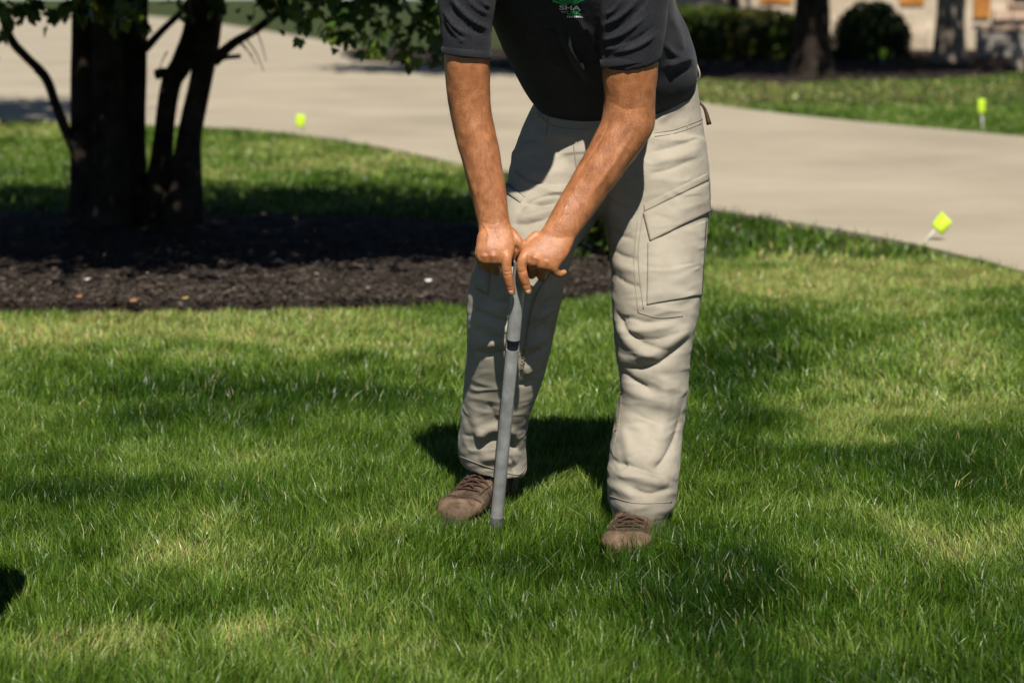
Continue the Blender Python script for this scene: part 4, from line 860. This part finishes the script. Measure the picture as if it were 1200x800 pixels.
# boots
def boot(toe, ankle, top, label, hk=1.0, nrow=5):
    """toe and ankle are ground points; foot axis runs from ankle to toe"""
    toe = np.array(toe); an = np.array(ankle); ax = toe - an; ax[2] = 0; Ld = np.linalg.norm(ax); ax /= Ld; sx = np.array((-ax[1], ax[0], 0)); up = np.array((0, 0, 1.))
    heel = toe - ax * .305
    def at(t, s_, z): return heel + ax * (.305 * t) + sx * s_ + up * z
    m = MB(); rings = []; hk_ = lambda t: 1 if t > .8 else hk
    for t, w, h in [(.0, .018, .045), (.03, .032, .085), (.12, .038, .100), (.25, .039, .092 if hk < 1 else .106), (.40, .041, .088 if hk < 1 else .102), (.52, .045, .088), (.64, .050, .079), (.76, .052, .070), (.87, .047, .061), (.95, .034, .052), (.99, .016, .042)]:
        rings.append([at(t, w * math.copysign(abs(math.cos(q)) ** .8, math.cos(q)), .018 + max(0, h * hk_(t) - .018) * (.5 + .5 * math.copysign(abs(math.sin(q)) ** .75, math.sin(q)))) for q in np.linspace(0, 2 * math.pi, 28, endpoint=False)])
    m.rings(rings)
    m.loft([(at(.24, -.036, .05), at(.24, .036, .05), .055), (at(.25, -.037, .09), at(.25, .037, .09), .054), (at(.26, -.038, top), at(.26, .038, top), .050)], 4, 28)
    me = solidify_voxel(m, 'boot_upper', .003, 8); v, n = co_no(me)
    set_co(me, v + n * (.0032 * fbm(v * 24, 17, 3))[:, None])
    e = link('boot', me, M['leather'], man); tree_ = bvh(me); prop(e, label)
    e_me = me
    def overlay(name, cond, m_, th=.0032):
        vv, nv = co_no(e_me); rel = vv - heel; t_ = rel @ ax / .305; s__ = rel @ sx; z_ = vv[:, 2]
        ok = cond(t_, s__, z_); fs = [tuple(p_.vertices) for p_ in e_me.polygons if all(ok[i] for i in p_.vertices)]
        if not fs: return
        used = sorted({i for f_ in fs for i in f_}); ix = {i: k for k, i in enumerate(used)}
        o_ = MB().add(vv[used] + nv[used] * .0004, [tuple(ix[i] for i in f_) for f_ in fs]).build(name, M[m_], e)
        so_ = o_.modifiers.new('t', 'SOLIDIFY'); so_.thickness = th; so_.offset = 1
    overlay('toe_cap', lambda t, s_, z: (t > .84 - 22 * s_ * s_) & (z < .062) & (z > .02), 'leather_tan')
    overlay('heel_counter', lambda t, s_, z: (t < .20 - .8 * (z - .03)) & (z < .085) & (z > .02), 'leather_tan')
    overlay('side_panel', lambda t, s_, z: (np.abs(s_) > .020) & (np.abs(t - .50 + 1.2 * (z - .05)) < .085) & (z > .02) & (z < .088), 'leather_tan', .0018)
    overlay('collar', lambda t, s_, z: (z > top - .022) & (t < .45), 'leather_dark', .004)
    # sole
    so = MB(); rr = []
    for z, g_ in ((0, 1.0), (.006, 1.05), (.022, 1.06), (.028, 1.0)):
        rr.append([at(.5 + .53 * g_ * -math.cos(q), (.040 + .012 * (1 - math.cos(q)) / 2 + .006 * math.cos(2 * q)) * g_ * math.sin(q), z) for q in np.linspace(0, 2 * math.pi, 48, endpoint=False)])
    so.rings(rr).build('sole', M['sole'], e)
    # toe rand, tongue, laces and eyelets laid on the upper
    def down(t, s_):
        a_ = at(t, s_, .4); h = tree_.ray_cast(Vector(a_), Vector((0, 0, -1))); return np.array(h[0]) if h[0] is not None else at(t, s_, .05)
    rows = [(.70, .028), (.63, .029), (.56, .029), (.49, .029), (.43, .028)][:nrow]
    for i, (t, s_) in enumerate(rows):
        for sg in (-1, 1):
            q = down(t, sg * s_); MB().capsule([q + up * .0, q + up * .003], [.0042, .003], 10, 1).build('eyelet', M['eyelet'] if i > 2 else M['leather_dark'], e)
    for i in range(len(rows) - 1):
        for sg in (-1, 1):
            a, b = rows[i], rows[i + 1]; pts = []
            for k in np.linspace(0, 1, 7):
                q = down(a[0] + (b[0] - a[0]) * k, sg * (a[1] * (1 - k) - b[1] * k)); pts.append(q + up * (.0035 + .004 * math.sin(math.pi * k)))
            MB().tube(pts, .0024, 8, 2).build('lace', M['lace'], e)
    for i in (0, len(rows) - 1):
        t, s_ = rows[i]; MB().tube([down(t, s_ * k) + up * .004 for k in np.linspace(-1, 1, 7)], .0024, 8, 2).build('lace', M['lace'], e)
    b0 = down(.43, 0) + up * .008                                     # bow
    for sg in ():
        MB().tube([b0, b0 + sx * sg * .02 + ax * .010 + up * .008, b0 + sx * sg * .038 + ax * .03 - up * .006, b0 + sx * sg * .022 + ax * .035, b0 + ax * .004], .0023, 8, 5).build('lace', M['lace'], e)
        pts = [b0] + [down(.43 + .1 * k, sg * .014 * k + .002) + up * .005 for k in (.6, 1.2, 1.9)]; MB().tube(pts, .0022, 8, 4).build('lace', M['lace'], e)
    rd = []
    for s_ in np.linspace(-.047, .047, 15): rd.append(down(.80 - 7 * s_ * s_, s_) + up * .0006)
    MB().tube(rd, .0026, 6, 2).build('toe_seam', M['leather_dark'], e)
    for sg in (-1, 1):
        MB().tube([down(t, sg * (.034 + .006 * (t - .3))) + up * .0006 for t in np.linspace(.34, .74, 9)], .0022, 6, 2).build('eyelet_stay', M['leather_dark'], e)
    return e
tl = G(527, 621); al = P(569, 560, 4.57); al[2] = 0; boot(tl, al, .125, 'brown laced boot turned out beside the probe tip')
tr_ = G(730, 662); ar = P(751, 600, 4.44); ar[2] = 0; boot(tr_, ar, .078, 'brown laced boot pointing at the camera', .80, 3)

# soil probe, standing in the turf and held by both hands
tip = G(580.5, 624); top = P(609.5, 312, 4.240)
ax = (top - tip) / np.linalg.norm(top - tip); Lp = np.linalg.norm(top - tip)
probe = empty('soil_probe', tuple(tip)); prop(probe, 'grey steel soil probe tube held upright in both hands', 'soil probe')
u0 = np.array((1., 0, 0)); u0 -= ax * (u0 @ ax); u0 /= np.linalg.norm(u0); w0 = np.cross(ax, u0)
if w0[1] > 0: w0 = -w0                              # towards the camera
def at_y(py):                                       # distance along the tube whose image height is py
    lo, hi = -.1, 1.2
    for _ in range(40):
        m_ = (lo + hi) / 2
        if pix(tip + ax * Lp * m_)[1] > py: lo = m_
        else: hi = m_
    return lo * Lp
def pipe(a0, a1, r0, r1, name, m, wall=.0022, span=2 * math.pi, start=0.0, slant=0.0):
    n = 72; full = span > 6.2; mbp = MB(); ang = np.linspace(start, start + span, n, endpoint=not full)
    sec = [(a0, r0, 1), (a1, r1, 1), (a1, r1 - wall, 0), (a0, r0 - wall, 0)]
    pts = []
    for a, r, o in sec:
        for t in ang:
            s_ = slant * math.sin(t) if a == a1 or a == a0 and slant < 0 else 0
            pts.append(tip + ax * (a + s_) + r * (u0 * math.cos(t) + w0 * math.sin(t)))
    f = []
    for k in range(4):
        k2 = (k + 1) % 4
        for i in range(n if full else n - 1): f.append((k * n + i, k * n + (i + 1) % n, k2 * n + (i + 1) % n, k2 * n + i))
    if not full: f += [(0, n, 2 * n, 3 * n), (n - 1, 4 * n - 1, 3 * n - 1, 2 * n - 1)]
    mbp.add(pts, f)
    return mbp.build(name, M[m], probe, False)
rt = .0146
yw = at_y(397); yc = at_y(409)
pipe(yw, Lp + .01, rt, rt, 'upper_tube', 'steel', slant=0)
pipe(yc - .004, yw + .002, rt * .98, rt * .98, 'window', 'steel_dark', .0022, math.pi * 1.02, math.pi * .99)          # back half of the tube behind the opening
pipe(at_y(604), yc, rt * .97, rt * .97, 'lower_tube', 'steel')
pipe(-.05, at_y(604), rt * .90, rt * 1.04, 'cutting_tip', 'steel_dark')
MB().tube([tip + ax * (yc - .10), tip + ax * (yc - .06)], [rt * .9, rt * .9], 24).build('plug', M['steel_dark'], probe)
gc = tip + ax * (Lp + .004)
ha = P(562, 304, 4.272); hb_ = P(653, 310, 4.272)
MB().tube([ha, gc * .5 + (ha + hb_) * .25, hb_], [.0085, .0085, .0085], 18, 3).build('handle', M['grip'], probe)
